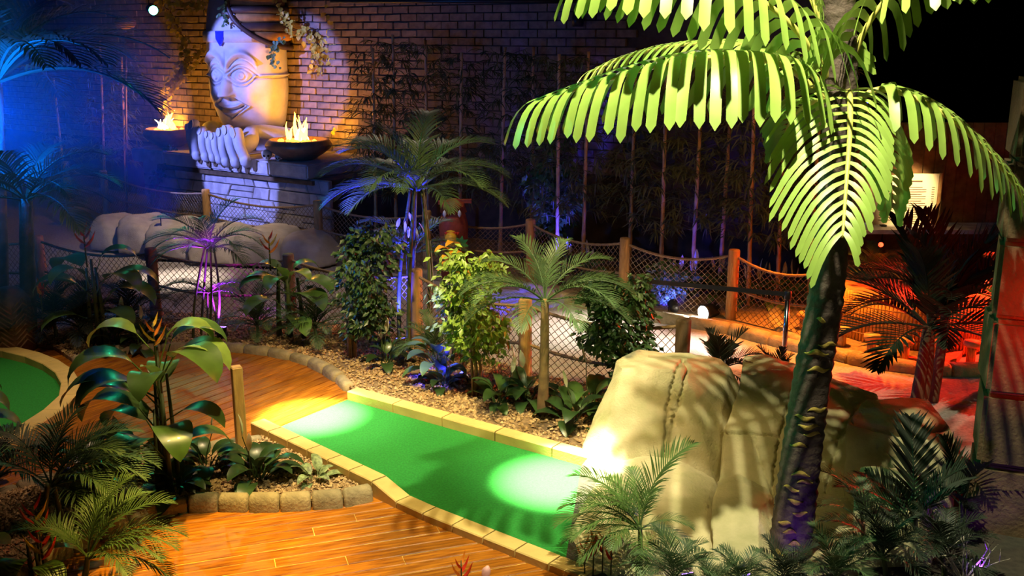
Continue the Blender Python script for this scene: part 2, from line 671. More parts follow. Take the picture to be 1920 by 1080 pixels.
# long fairway
g0, g1 = P(651, 752), P(1150, 893)
n0 = P(503, 812)
n1, n2 = P(798, 955), P(1120, 1082)
fair = thing('golf_fairway', 'long rectangular green putting lane with yellow kerbs between deck and boulders', 'golf lane', (g0.x, g0.y, 0))
far_dir = (g1 - g0).normalized()
near_dir = (n2 - n0).normalized()
mb = MB()
far_off = V((-far_dir.y, far_dir.x, 0))
near_off = V((near_dir.y, -near_dir.x, 0))
mb.prism([n0 + near_off * .02, n1 + near_off * .02, n2 + near_off * .02, n2 + VX * 1.2, g1 + far_off * .02, g0 + far_off * .02], -.025, .014)
mk('turf', mb, M['green'], fair, False)
KW = .15
kerb_blocks(fair, [g0 + far_off * KW / 2, g1 + far_off * KW / 2], .105, KW, .62, M['kerb'], 'kerb_block')


def nh(f):
    return .135 if f < .46 else (.135 - (f - .46) / .06 * .075 if f < .52 else .06)


kerb_blocks(fair, [n0 + near_off * KW / 2 - near_dir * .05, n1 + near_off * KW / 2, n2 + near_off * KW / 2], nh, KW, .30, M['kerb'], 'kerb_block', seed=2)

# round green at the left edge
ring = [P(-160, 668), P(-60, 664), P(0, 672), P(55, 686), P(98, 708), P(116, 735), P(110, 762), P(80, 788), P(20, 826), P(-70, 870), P(-200, 860), P(-260, 760)]
ringp = smooth_path(ring + [ring[0]], 5)
cen = sum(ring, V()) / len(ring)
lane = thing('round_golf_green', 'rounded green putting area with yellow kerb cut by the left edge', 'golf lane', (cen.x, cen.y, 0))
mb = MB()
mb.prism(ringp[:-1], -.025, .014)
mk('turf', mb, M['green'], lane, False)
outer = []
for i, p in enumerate(ringp):
    t_ = ringp[(i + 1) % (len(ringp) - 1)] - ringp[i - 1 if i else -2]
    nv = V((t_.y, -t_.x, 0)).normalized()
    if nv.dot(p - cen) < 0:
        nv = -nv
    outer.append(p + nv * .09)
kerb_blocks(lane, outer, .10, .18, .42, M['kerb'], 'kerb_block', gap=.002)

# ------------------------------------------------------------------ planted beds
edgeA = smooth_path([P(656, 733), P(640, 716), P(602, 692), P(560, 676), P(508, 665), P(450, 658), P(395, 655), P(330, 655), P(240, 660), P(185, 668), P(140, 682)], 6)
ff_tops = [(-110, 425), (70, 442), (282, 465), (540, 476), (780, 505), (985, 560), (1282, 598)]
FH = .95
ff = [P(x, y, FH) for x, y in ff_tops]
ff = [V((p.x, p.y, 0)) for p in ff]
bedA = [V((p.x, p.y, 0)) for p in edgeA] + [P(100, 655), P(-60, 640)] + [p + VX * .25 for p in ff[:7]] + [P(1400, 800), P(1330, 880), g1 + far_off * KW * 1.0, g0 + far_off * KW * 1.0]
mb = MB()
mb.prism(bedA, -.03, .045)
ba = mk('gravel_bed', mb, M['soil'], smooth=False)
tag(ba, 'gravel soil of the planted bed between fairway and rope fence', 'ground', kind='structure')
edgeB = smooth_path([P(697, 934), P(650, 944), P(600, 949), P(540, 953), P(480, 954), P(420, 953), P(360, 955), P(310, 963), P(270, 975), P(190, 1005), P(110, 1045), P(20, 1095)], 6)
edgeB2 = smooth_path([P(492, 832), P(440, 838), P(370, 856), P(290, 872), P(210, 880), P(120, 900), P(0, 935), P(-120, 960)], 6)
bedB = [V((p.x, p.y, 0)) for p in edgeB] + [P(-150, 1095), P(-250, 990)] + [V((p.x, p.y, 0)) for p in reversed(edgeB2)] + [n0 + near_off * KW + near_dir * .12]
mb = MB()
mb.prism(bedB, -.03, .05)
bb = mk('gravel_bed', mb, M['soil'], smooth=False)
tag(bb, 'gravel soil of the planted island in front of the upper deck', 'ground', kind='structure')
eA = thing('stone_edging', 'curved row of low edging stones between upper deck and far gravel bed', 'edging', tuple(edgeA[0]))
kerb_blocks(eA, edgeA, .09, .14, .34, M['edge'], 'edging_stone', True)
eB = thing('stone_edging', 'curved row of rounded edging stones along the lower orange deck', 'edging', tuple(edgeB[0]))
kerb_blocks(eB, edgeB, .12, .13, .23, M['edge'], 'edging_stone', True, seed=5)
eC = thing('stone_edging', 'row of edging stones behind the island plants on the upper deck', 'edging', tuple(edgeB2[0]))
kerb_blocks(eC, edgeB2, .09, .12, .30, M['edge'], 'edging_stone', True, seed=8)


def gravel(name, label, poly, n, smin, smax, z):
    xs = [p[0] for p in poly]
    ys = [p[1] for p in poly]
    x = np.random.uniform(min(xs), max(xs), n * 3)
    y = np.random.uniform(min(ys), max(ys), n * 3)
    px, py = projn(np.stack([x, y, np.full_like(x, z)], 1))
    k = inside(poly, x, y) & (px > -60) & (px < 1450) & (py < 1130)
    x, y = x[k][:n], y[k][:n]
    n = len(x)
    base = np.array([[1, 0, 0], [0, 1, 0], [-1, 0, 0], [0, -1, 0], [0, 0, .8], [0, 0, -.8]], float)
    fs = np.array([[0, 1, 4], [1, 2, 4], [2, 3, 4], [3, 0, 4], [1, 0, 5], [2, 1, 5], [3, 2, 5], [0, 3, 5]])
    s = np.random.uniform(smin, smax, (n, 1, 1))
    v = base[None] * np.random.uniform(.6, 1.25, (n, 6, 3)) * s
    a = np.random.uniform(0, 6.28, n)
    b = np.random.uniform(-.6, .6, n)
    ca, sa, cb, sb = np.cos(a), np.sin(a), np.cos(b), np.sin(b)
    X = v[:, :, 0] * cb[:, None] + v[:, :, 2] * sb[:, None]
    Z = -v[:, :, 0] * sb[:, None] + v[:, :, 2] * cb[:, None]
    Y = v[:, :, 1]
    X2 = X * ca[:, None] - Y * sa[:, None]
    Y2 = X * sa[:, None] + Y * ca[:, None]
    v = np.stack([X2 + x[:, None], Y2 + y[:, None], Z + z + np.random.uniform(0, .012, (n, 1))], 2)
    f = fs[None] + (np.arange(n) * 6)[:, None, None]
    o = link(name, np_mesh(name, v.reshape(-1, 3), f.reshape(-1, 3), M['gravel']))
    return tag(o, label, 'gravel', kind='stuff')


gravel('gravel', 'tan gravel chips covering the bed between fairway and fence', bedA, 17000, .010, .026, .05)
gravel('gravel', 'tan gravel chips covering the island bed by the lower deck', bedB, 7000, .009, .022, .055)


# ------------------------------------------------------------------ back wall with bricks
w0 = P(1300, 505)
w0.z = 0
wc = w0 - UX * 9.2
mb = MB()
rotw = Matrix.Rotation(math.atan2(UX.y, UX.x), 3, 'Z')
mb.box(wc + V((0, 0, 2.6)) + VX * .15, (21.6, .2, 5.2), rotw)
wall = struct(mk('wall_back', mb, M['brickmortar'], None, False, tuple(wc)))
wall['label'] = 'brick wall behind the carved head, fading into the dark'
bw, bh = .36, .135
bm_ = []
for k in range(3):
    b = MB()
    b.box((0, 0, 0), (bw - .022, .09, bh - .02))
    bm = bmesh.new()
    me = b.mesh('brick', M['brick'], False)
    bm.from_mesh(me)
    bmesh.ops.bevel(bm, geom=bm.edges[:], offset=.012, segments=1, affect='EDGES')
    for v_ in bm.verts:
        v_.co += V((random.uniform(-.006, .006), random.uniform(-.006, .006), random.uniform(-.006, .006)))
    bm.to_mesh(me)
    bm.free()
    bm_.append(me)
cand = []
for r in range(9, 37):
    z = r * bh + .06
    for c in range(-40, 42):
        a = c * bw + (bw / 2 if r % 2 else 0)
        p = wc + UX * a + VX * .045 + V((0, 0, z))
        x, y = proj(p)
        if -20 < x < 1180 and -20 < y < 330:
            cand.append(((x - 560) ** 2 * .35 + (y - 110) ** 2, p))
cand.sort(key=lambda t_: t_[0])
angw = math.atan2(UX.y, UX.x)
for d_, p in cand[:300]:
    x, y = proj(p)
    link('brick', random.choice(bm_), wall, p - wc + VX * random.uniform(-.012, .008), (0, 0, angw))
mb = MB()
for d_, p in cand[300:]:
    mb.box(p + VX * random.uniform(-.012, .008) - wc, (bw - .022, .09, bh - .02), rotw)
stuff(link('brickwork', mb.mesh('brickwork', M['brick'], False), wall))
# dark side walls and ceiling close the hall
mb = MB()
mb.box((13.5, 14, 2.6), (.2, 40, 5.4))
struct(mk('wall_right', mb, M['darkwall'], smooth=False))
mb = MB()
mb.box((-14, 14, 2.6), (.2, 40, 5.4))
struct(mk('wall_left', mb, M['darkwall'], smooth=False))
mb = MB()
mb.box((6, 27, 2.6), (44, .2, 5.4))
struct(mk('wall_far', mb, M['darkwall'], smooth=False))
mb = MB()
mb.box((0, 14, 6.6), (44, 44, .1))
struct(mk('ceiling', mb, M['darkwall'], smooth=False))


# ------------------------------------------------------------------ rope fences
def fence(name, label, pts, mats, h=FH, top_m=.97, low_m=.55, sag=.13, lowsag=.08, skip=()):
    root = thing(name, label, 'fence', tuple(pts[1]))
    for i, p in enumerate(pts):
        mb = MB()
        r = .072
        pr = [(r * 1.0, -.05), (r * 1.02, .1), (r * .97, .45), (r, h - .02), (r * .9, h), (r * .5, h + .004)]
        mb.lathe([(q[0] * (1 + .03 * math.sin(i * 3 + q[1] * 9)), q[1]) for q in pr], (p.x, p.y, 0), 14)
        po = mk('post', mb, mats[i % len(mats)], root)
    for i in range(len(pts) - 1):
        if i in skip:
            continue
        a, b = pts[i], pts[i + 1]
        L = (b - a).length
        n = 16
        tz = lambda f: h * .93 - 4 * f * (1 - f) * sag
        lz = lambda f: h * .50 - 4 * f * (1 - f) * lowsag
        bz = lambda f: .06
        for fn in (tz, lz):
            mb = MB()
            ps = [a.lerp(b, k / n) + V((0, 0, fn(k / n))) for k in range(n + 1)]
            rr = [.017 + .004 * (k % 2) for k in range(n + 1)]
            ps2 = resample(ps, .05)
            mb.tube(ps2, [.016 + .0035 * (k % 2) for k in range(len(ps2))], 6)
            mk('rope', mb, M['rope'], root)
        mb = MB()
        cell = .085
        nu = max(4, round(L / cell))
        nvv = 9

        def pt(u_, v_):
            f = min(1, max(0, u_ / nu))
            g = v_ / nvv
            p = a.lerp(b, f) + V((0, 0, bz(f) * (1 - g) + tz(f) * g))
            return p
        for s0 in range(-nvv, nu + 1):
            for sgn in (1, -1):
                ps = []
                for v_ in range(nvv + 1):
                    u_ = s0 + (v_ if sgn > 0 else nvv - v_)
                    if 0 <= u_ <= nu:
                        ps.append(pt(u_, v_))
                if len(ps) > 1:
                    mb.tube(ps, .0042, 3, False)
        nt_ = mk('net', mb, M['net'], root, False)
    return root


fence('rope_fence', 'near rope and net fence behind the gravel bed', ff, [M['logdark'], M['log'], M['logred'], M['logdark'], M['log'], M['log'], M['logdark'], M['log']], sag=.11, lowsag=.10)
bf_tops = [(20, 290), (122, 303), (193, 320), (385, 355), (595, 376), (800, 395), (995, 411), (1172, 446), (1377, 468), (1545, 500)]
bf = [P(x, y, FH) for x, y in bf_tops]
bf = [V((p.x, p.y, 0)) for p in bf]
fence('rope_fence', 'far rope and net fence in front of the statue and the bamboo', bf, [M['log']])
# planting strip behind the far fence
strip = [p - VX * .25 for p in bf[3:]] + [bf[-1] + UX * 1.5, bf[-1] + UX * 1.5 + VX * 2.2] + [p + VX * 2.4 for p in reversed(bf[3:])]
mb = MB()
mb.prism([(p.x, p.y) for p in strip], -.03, .05)
o = mk('gravel_bed', mb, M['soil'], smooth=False)
tag(o, 'dark planting strip between far fence and back wall', 'ground', kind='structure')
k_ = thing('stone_edging', 'pale kerb stones at the foot of the far fence', 'edging', tuple(bf[6]))
kerb_blocks(k_, [p - VX * .32 for p in bf[5:]] + [bf[-1] + UX * 1.2 - VX * .3], .10, .16, .6, M['edge'], 'edging_stone', True, seed=11)

# planting bed around the boulders, added near black to darken the lit corner
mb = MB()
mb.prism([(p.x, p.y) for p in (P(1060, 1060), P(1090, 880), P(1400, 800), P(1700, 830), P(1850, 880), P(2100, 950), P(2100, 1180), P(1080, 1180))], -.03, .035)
o = mk('gravel_bed', mb, M['shadesoil'], smooth=False)
tag(o, 'soil bed around the big boulders and the palm foot, near black for the unlit corner', 'ground', kind='structure')

# ------------------------------------------------------------------ stone pedestal
S0 = P(440, 428)
ZT = 1.36


def W(a, b, z):
    return S0 + UX * a + VX * b + V((0, 0, z))


def a_at(px, b, z):
    """position along the pedestal front that shows at image column px"""
    lo, hi = -6, 6
    for _ in range(40):
        m_ = (lo + hi) / 2
        if proj(W(m_, b, z))[0] < px:
            lo = m_
        else:
            hi = m_
    return lo


aL, aR = a_at(272, 0, .8), a_at(622, 0, .8)
ped = thing('stone_pedestal', 'pale masonry pedestal of irregular stones under the carved head', 'pedestal', tuple(S0))
mb = MB()
mb.box(W((aL + aR) / 2, .9, (ZT - .26) / 2), (aR - aL - .08, 1.74, ZT - .26), rotw)
mk('core', mb, M['mortar'], ped, False)
rs = random.Random(21)
rows = [0, .2, .42, .62, .84, ZT - .26]


def stone(poly, depth):
    """stone slab on the front face: poly in (a,z), bulging out"""
    n = len(poly)
    ca = sum(p[0] for p in poly) / n
    cz = sum(p[1] for p in poly) / n
    mb = MB()
    back = [W(p[0], .03, p[1]) for p in poly]
    mid_ = [W(p[0], -depth * .6, p[1]) for p in poly]
    fr = [W(ca + (p[0] - ca) * .93, -depth, cz + (p[1] - cz) * .88) for p in poly]
    mb.add(back + mid_ + fr, [tuple(range(2 * n, 3 * n))] + [(i, (i + 1) % n, n + (i + 1) % n, n + i) for i in range(n)] + [(n + i, n + (i + 1) % n, 2 * n + (i + 1) % n, 2 * n + i) for i in range(n)])
    mk('stone', mb, M['stone2'], ped, False)


for r in range(5):
    z0, z1 = rows[r], rows[r + 1]
    a = aL
    sk0 = 0
    while a < aR - .05:
        L = rs.choice([.22, .34, .42, .5, .62])
        if aR - (a + L) < .2:
            L = aR - a
        sk1 = rs.uniform(-.06, .06) if a + L < aR - .01 else 0
        g = .008
        if rs.random() < .25 and L > .3:
            zm = (z0 + z1) / 2 + rs.uniform(-.03, .03)
            stone([(a + g - sk0, z0 + g), (a + L - g - sk1, z0 + g), (a + L - g, zm - g), (a + g, zm - g)], rs.uniform(.03, .06))
            stone([(a + g, zm + g), (a + L - g, zm + g), (a + L - g + sk1, z1 - g), (a + g + sk0, z1 - g)], rs.uniform(.03, .06))
        else:
            stone([(a + g - sk0, z0 + g), (a + L - g - sk1, z0 + g), (a + L - g + sk1, z1 - g), (a + g + sk0, z1 - g)], rs.uniform(.025, .065))
        sk0 = sk1
        a += L
# capstones and moulding
a = aL - .16
for L in (1.0, 1.35, .55, 1.0, .95):
    L = min(L, aR + .14 - a)
    mb = MB()
    mb.box(W(a + L / 2, .80, ZT - .13), (L - .012, 1.94 if L else 1, .26), rotw)
    bm = bmesh.new()
    o = mk('capstone', mb, M['stone2'], ped, False)
    bm.from_mesh(o.data)
    bmesh.ops.bevel(bm, geom=bm.edges[:], offset=.03, segments=2, affect='EDGES')
    bm.to_mesh(o.data)
    bm.free()
    a += L
mb = MB()
mb.box(W((aL + aR) / 2 + .1, -.06, ZT - .32), (aR - aL - .9, .10, .075), rotw)
mk('dark_moulding', mb, M['wet'], ped, False)
# wet drip tongues below the fingers, lying on the capstone face
for i, (x, y0, y1) in enumerate([(376, 284, 296), (391, 288, 304), (404, 290, 304), (419, 294, 308), (434, 296, 310), (448, 296, 315), (463, 296, 316), (478, 296, 311)]):
    aa = a_at(x, -.18, ZT - .1)
    d_ = (y1 - y0) * .0105
    mb = MB()
    pr = []
    for k in range(9):
        t_ = math.pi * k / 8
        pr.append((aa + .055 * math.cos(t_), ZT - .03 - d_ * .55 - d_ * .55 * math.sin(t_)))
    pr = [(aa + .06, ZT + .01)] + pr + [(aa - .06, ZT + .01)]
    n = len(pr)
    mb.add([W(p, -.168, z) for p, z in pr] + [W(p, -.195, z) for p, z in pr], [tuple(range(2 * n - 1, n - 1, -1))] + [(i_, (i_ + 1) % n, n + (i_ + 1) % n, n + i_) for i_ in range(n)])
    o = mk('drip', mb, M['wet'], ped, False)
# water lying at its foot
mb = MB()
o0, o1 = a_at(395, -.4, 0), a_at(560, -.4, 0)
mb.prism([tuple(W(o0, -.1, 0))[:2], tuple(W(o1, -.1, 0))[:2], tuple(W(o1 - .2, -1.0, 0))[:2], tuple(W(o0 + .1, -1.2, 0))[:2]][::-1], -.03, .03)
o = mk('shallow_pool', mb, mat('pool_water', (.30, .34, .45), .12, .1, 3), smooth=False)
tag(o, 'shallow pool of water at the foot of the masonry pedestal', 'pool')

# ------------------------------------------------------------------ carved statue: head, headdress, hands
HB = 1.05
ha = a_at(467, HB, 2.6)
HC = W(ha, HB, ZT)
st = thing('carved_statue', 'giant carved stone head with headdress and cupped hands on the pedestal', 'statue', tuple(HC))
to_cam = math.atan2(-HC.x, HC.y)          # angle of the camera from -Y towards +X
ROT = to_cam - R(33)
nph, nzz = 300, 300
ph = np.linspace(-math.pi, math.pi, nph, endpoint=False)
zz = np.linspace(ZT - .02, 3.56, nzz)
PH, Z = np.meshgrid(ph, zz)


def sm(a, b, x):
    t_ = np.clip((x - a) / (b - a), 0, 1)
    return t_ * t_ * (3 - 2 * t_)


def ga(x):
    return np.exp(-x * x)


Rr = np.full_like(PH, .745)
wf = ((1 + np.cos(PH)) / 2) ** .6
ch = np.clip((2.62 - Z) / .75, 0, 1)
Rr -= wf * .23 * ch ** 1.8
Rr -= wf * .42 * sm(1.88, 1.66, Z)
Rr -= .05 * sm(3.0, 3.56, Z) * 0
S = PH * .75
A_ = np.abs(S)
frontm = np.abs(PH) < 1.3
nzp = np.clip((2.80 - Z) / .36, 0, 1)
hw = .05 + .055 * nzp
nose = (.03 + .15 * nzp) * np.clip(1 - (A_ / (hw * 1.5)) ** 2, 0, 1) * sm(2.385, 2.43, Z) * sm(3.05, 2.8, Z)
D = nose
D = np.maximum(D, .085 * ga((A_ - .105) / .05) * ga((Z - 2.455) / .055))
ex, ez = .292, 2.80
dx, dz = (A_ - ex) / .235, (Z - ez) / .135
e = np.sqrt(dx ** 2 + (dz / np.clip(1.05 - .45 * dx ** 2, .3, 2)) ** 2)
D += -.055 * sm(1.5, 1.05, e)
D += .055 * ga((e - 1.08) / .13)
D += .075 * np.sqrt(np.clip(1 - (e / .9) ** 2, 0, 1))
ei = np.sqrt((A_ - ex) ** 2 + (Z - ez) ** 2)
D += -.022 * ga((ei - .085) / .014) - .02 * ga(ei / .03)
D += -.03 * ga((e - 1.42) / .09) * (Z > 2.6)
D += .035 * ga((Z - 2.80) / .022) * sm(.5, .56, A_)
D += -.025 * ga((Z - 2.755) / .016) * sm(.5, .56, A_)
q = (A_ - .30) / .27
zc = 3.21 - .17 * q ** 2 - .05 * (q < 0) * q ** 2
D += .055 * ga((Z - zc) / (.055 * (1.15 - .3 * np.clip(q, -1, 1)))) * sm(1.15, .9, np.abs(q))
D += -.03 * ga((Z - zc + .10) / .022) * sm(1.1, .8, np.abs(q))
D += -.02 * ga(A_ / .02) * sm(2.9, 3.0, Z) * sm(3.3, 3.15, Z)
zm = 2.165 + .9 * A_ ** 2
D += .055 * ga((Z - zm - .052) / .034) * sm(.31, .2, A_)
D += .065 * ga((Z - zm + .062) / .042) * sm(.27, .14, A_)
D += -.05 * ga((Z - zm) / .013) * sm(.34, .28, A_)
dm = A_ / .37 + np.abs(Z - 2.235) / .23
D += -.03 * ga((dm - 1.0) / .055) * (Z < 2.42)
D += .022 * ga((dm - 1.16) / .07) * (Z < 2.42)
D += .055 * ga(A_ / .17) * ga((Z - 1.98) / .085)
D += -.03 * ga(A_ / .03) * ga((Z - 2.33) / .05)
D += .045 * ga((A_ - .40) / .16) * ga((Z - 2.42) / .16)
D *= np.where(np.abs(PH) < 1.75, 1, sm(3.0, 1.75, np.abs(PH)))
# ear lines towards the back stay as the eye band
Rr += D * 1.45
ang = PH + ROT
vx = Rr * np.sin(ang)
vy = -Rr * np.cos(ang)
vv = np.stack([vx, vy, Z - ZT], 2).reshape(-1, 3)
I = np.arange(nph * nzz).reshape(nzz, nph)
I2 = np.roll(I, -1, axis=1)
fc = np.stack([I[:-1], I2[:-1], I2[1:], I[1:]], 2).reshape(-1, 4)
link('head', np_mesh('head', vv, fc, M['stone'], True), st)


def ring_part(name, prof, m, p0=-math.pi, p1=math.pi, n=90, parent=st, th=None):
    """surface of revolution round the head axis between two angles; prof = [(r,z)]"""
    full = abs(p1 - p0 - 2 * math.pi) < 1e-4
    cnt = n if full else n + 1
    vs = []
    for r, z in prof:
        for k in range(cnt):
            f = p0 + (p1 - p0) * k / n
            vs.append(V((r * math.sin(f + ROT), -r * math.cos(f + ROT), z - ZT)))
    fs = []
    for i in range(len(prof) - 1):
        for k in range(n):
            k2 = (k + 1) % cnt
            fs.append((i * cnt + k, i * cnt + k2, (i + 1) * cnt + k2, (i + 1) * cnt + k))
    if not full:
        fs.append(tuple(i * cnt for i in range(len(prof))))
        fs.append(tuple(i * cnt + n for i in range(len(prof) - 1, -1, -1)))
    mb = MB()
    mb.add(vs, fs)
    return link(name, mb.mesh(name, m, True), parent)


cap = ring_part('headdress', [(.70, 3.5), (.735, 3.55), (.72, 3.75), (.68, 4.0), (.60, 4.3), (.48, 4.6), (.30, 4.85), (.05, 4.92)], M['stone'])
hb = ring_part('headband', [(.74, 3.40), (.79, 3.42), (.80, 3.52), (.79, 3.60), (.74, 3.62)], M['stone'])
mb = MB()
f = ROT - .06
gc = V((.80 * math.sin(f), -.80 * math.cos(f), 3.51 - ZT))
gx, gn = V((math.cos(f), math.sin(f), 0)), V((math.sin(f), -math.cos(f), 0))
out_ = [(-.085, .10), (.085, .10), (.085, -.04), (.05, -.10), (0, -.17), (-.05, -.10), (-.085, -.04)]
n = len(out_)
mb.add([gc + gx * x_ + V((0, 0, z_)) - gn * .03 for x_, z_ in out_] + [gc + gx * x_ + V((0, 0, z_)) + gn * .015 for x_, z_ in out_] + [gc + gx * x_ * .6 + V((0, 0, z_ * .6 - .01)) + gn * .05 for x_, z_ in out_],
       [tuple(range(2 * n, 3 * n))] + [(k, (k + 1) % n, n + (k + 1) % n, n + k) for k in range(n)] + [(n + k, n + (k + 1) % n, 2 * n + (k + 1) % n, 2 * n + k) for k in range(n)])
link('gem', mb.mesh('gem', M['gem'], False), st)
# dark banded cloth wrapped round the right side of the headdress
bands = [(3.30, 3.42, .80, M['hood'], 60), (3.42, 3.60, .83, M['hoodor'], 40), (3.60, 3.76, .845, M['hood'], 27), (3.76, 3.92, .80, M['hoodor'], 20), (3.92, 4.06, .81, M['hood'], 15), (4.06, 4.22, .74, M['hoodor'], 11), (4.22, 4.5, .66, M['hood'], 8)]
for z0, z1, r_, m_, p0 in bands:
    ring_part('headdress_band', [(r_ - .16, z0), (r_ - .02, z0), (r_ + .02, z0 + .03), (r_ + .02, z1 - .03), (r_ - .02, z1), (r_ - .16, z1)], m_, R(p0), R(215), 50)
# rolled front edge of the cloth
mb = MB()
ed = []
for z, p0, r_ in [(4.5, 6, .68), (4.2, 9, .76), (4.0, 13, .82), (3.8, 20, .845), (3.65, 30, .86), (3.5, 44, .86), (3.38, 62, .85), (3.31, 85, .84), (3.29, 120, .84), (3.30, 170, .84)]:
    f = R(p0) + ROT
    ed.append(V((r_ * math.sin(f), -r_ * math.cos(f), z - ZT)))
mb.tube(smooth_path(ed, 5), .045, 8)
link('headdress_rim', mb.mesh('headdress_rim', M['hood'], True), st)
# hands: eight fingers rising over the edge, little fingers together in the middle
FG = [((356, 231), (361, 280), 5.2), ((367, 225), (367, 285), 7.0), ((381, 237), (384, 288), 6.6), ((392.5, 246), (397, 290), 5.2),
      ((403, 249), (409, 293), 5.6), ((417, 240), (422, 297), 6.6), ((428, 235), (440, 298), 7.4), ((444, 241), (459, 296), 8.4)]


def front_pt(px, py, b):
    """point whose depth is the plane b behind the pedestal front"""
    d = ray(px, py)
    o = V((0, 0, CH))
    n_ = VX
    t_ = (W(0, b, 0) - o).dot(n_) / d.dot(n_)
    return o + d * t_


PXM = 1 / 98.0
for hnd, idx in (('left', (0, 1, 2, 3)), ('right', (4, 5, 6, 7))):
    kn = [front_pt(*FG[i][1], -.22) for i in idx]
    tips = [front_pt(*FG[i][0], -.17) for i in idx]
    mid_ = sum(kn, V()) / 4
    # palm: rounded slab behind the fingers that runs back into a forearm
    sgn = -1 if hnd == 'left' else 1
    mb = MB()
    wr = W(ha + sgn * .62, .55, ZT + .42)
    el = W(ha + sgn * 1.1, 1.1, ZT + .30)
    p0_ = mid_ + V((0, 0, .13)) + VX * .10
    mb.tube(smooth_path([p0_, p0_ + VX * .25 + UX * sgn * .12 + V((0, 0, .12)), wr, el], 5), [.14, .19, .215, .21, .20, .19, .18, .17, .165, .165, .165, .17, .175, .18, .185, .19], 14, True, .8)
    hand = mk('hand', mb, M['stone'], st)
    for i, kp, tp in zip(idx, kn, tips):
        r_ = FG[i][2] * PXM * 1.3
        mb = MB()
        m1 = tp.lerp(kp, .33) - VX * .03
        m2 = tp.lerp(kp, .66) - VX * .04
        low = kp - VX * .0 + UX * .03 + V((0, 0, -.10))
        path = smooth_path([tp + V((0, 0, .0)), m1, m2, kp, low, low + VX * .2 + V((0, 0, .02))], 4)
        nn_ = len(path)
        rad = []
        for k in range(nn_):
            f = k / (nn_ - 1)
            base_ = r_ * (.92 + .12 * math.sin(f * 9) * .5)
            if k == 0:
                base_ = r_ * .55
            if k == 1:
                base_ = r_ * .86
            if f > .62:
                base_ = r_ * (1 - (f - .62) * 1.3)
            rad.append(base_)
        mb.tube(path, rad, 12)
        fo = mk('finger', mb, M['stone'], hand, True, st.location)
        # nail
        mb = MB()
        nc = tp.lerp(m1, .38) - VX * (r_ * .86 + .012)
        up_ = (tp - m1).normalized()
        pr = []
        for k in range(12):
            t_ = 2 * math.pi * k / 12
            pr.append(nc + UX * math.cos(t_) * r_ * .62 + up_ * math.sin(t_) * r_ * .95)
        n = 12
        mb.add(pr + [p_ - VX * .016 for p_ in pr], [tuple(range(n, 2 * n)), tuple(range(n - 1, -1, -1))] + [(k, (k + 1) % n, n + (k + 1) % n, n + k) for k in range(n)])
        mk('nail', mb, M['stone'], hand, False, st.location)

# ------------------------------------------------------------------ fire bowls


def bowl(px, b, rad, label, flabel, seed):
    c = W(a_at(px, b, ZT + .3), b, ZT + .005)
    t = thing('fire_bowl', label, 'bowl', tuple(c))
    mb = MB()
    mb.lathe([(rad * .42, 0), (rad * .5, .02), (rad * .72, .10), (rad * .95, .20), (rad, .255), (rad * .98, .285), (rad * .90, .35), (rad * .86, .365), (rad * .80, .35), (rad * .7, .32), (rad * .05, .31)], c, 36)
    mk('basin', mb, M['bronze'], t)
    mb = MB()
    rr = random.Random(seed)
    for k in range(26):
        a_, d_ = rr.uniform(0, 6.28), rr.uniform(0, rad * .55)
        q_ = c + V((d_ * math.cos(a_), d_ * math.sin(a_), .33))
        mb.lathe([(.01, -.03), (.04, -.01), (.045, .015), (.01, .04)], q_, 6)
    stuff(mk('embers', mb, M['ember'], t))
    f = thing('fire', flabel, 'fire', tuple(c + V((0, 0, .33))))
    for k in range(17):
        a_, d_ = rr.uniform(0, 6.28), rr.uniform(0, rad * .36)
        h = (.13 + .30 * rr.random() * (1 - d_ / rad)) * (1.25 if seed == 2 else 1.0)
        q_ = c + V((d_ * math.cos(a_), d_ * math.sin(a_), .34))
        lean = V((rr.uniform(-.1, .14), rr.uniform(-.05, .05), 0))
        mb = MB()
        pts = [q_ + V((math.sin(s * 5 + k) * .02, 0, h * s)) + lean * s * s for s in (0, .2, .4, .6, .8, 1)]
        r0 = rr.uniform(.03, .055)
        mb.tube(pts, [r0 * .7, r0, r0 * .8, r0 * .5, r0 * .25, .002], 7)
        core = h < .24
        mk('flame', mb, M['flamecore'] if core else M['flame'], f)
    point('fire_light', c + V((0, 0, .80)), 48, (1, .42, .03), .10)
    return c


cR = bowl(560, .35, .60, 'bronze fire bowl right of the carved head', 'yellow flames in the bowl right of the carved head', 2)
cL = bowl(318, .45, .52, 'bronze fire bowl left of the stone fingers', 'yellow flames in the bowl left of the stone fingers', 3)
# warm uplighters on the wall either side
spot('uplight_wall_right', W(a_at(640, 1.2, 1.5), 1.2, ZT + .05), W(a_at(600, 2.2, 3.2), 2.2, 3.0), 130, (1, .42, .03), 100, .9, .1)
spot('fire_glow_cheek', cR + UX * .30 - VX * .35 + V((0, 0, .66)), HC + V((.60, -.1, 1.40)), 260, (1, .38, .01), 48, .5, .04)  # unseen lamp added to stand in for fire glow on the cheek
spot('uplight_wall_left', W(a_at(330, 1.5, 1.5), 1.5, ZT + .05), W(a_at(350, 2.2, 3.2), 2.2, 2.8), 270, (1, .42, .03), 100, .8, .1)


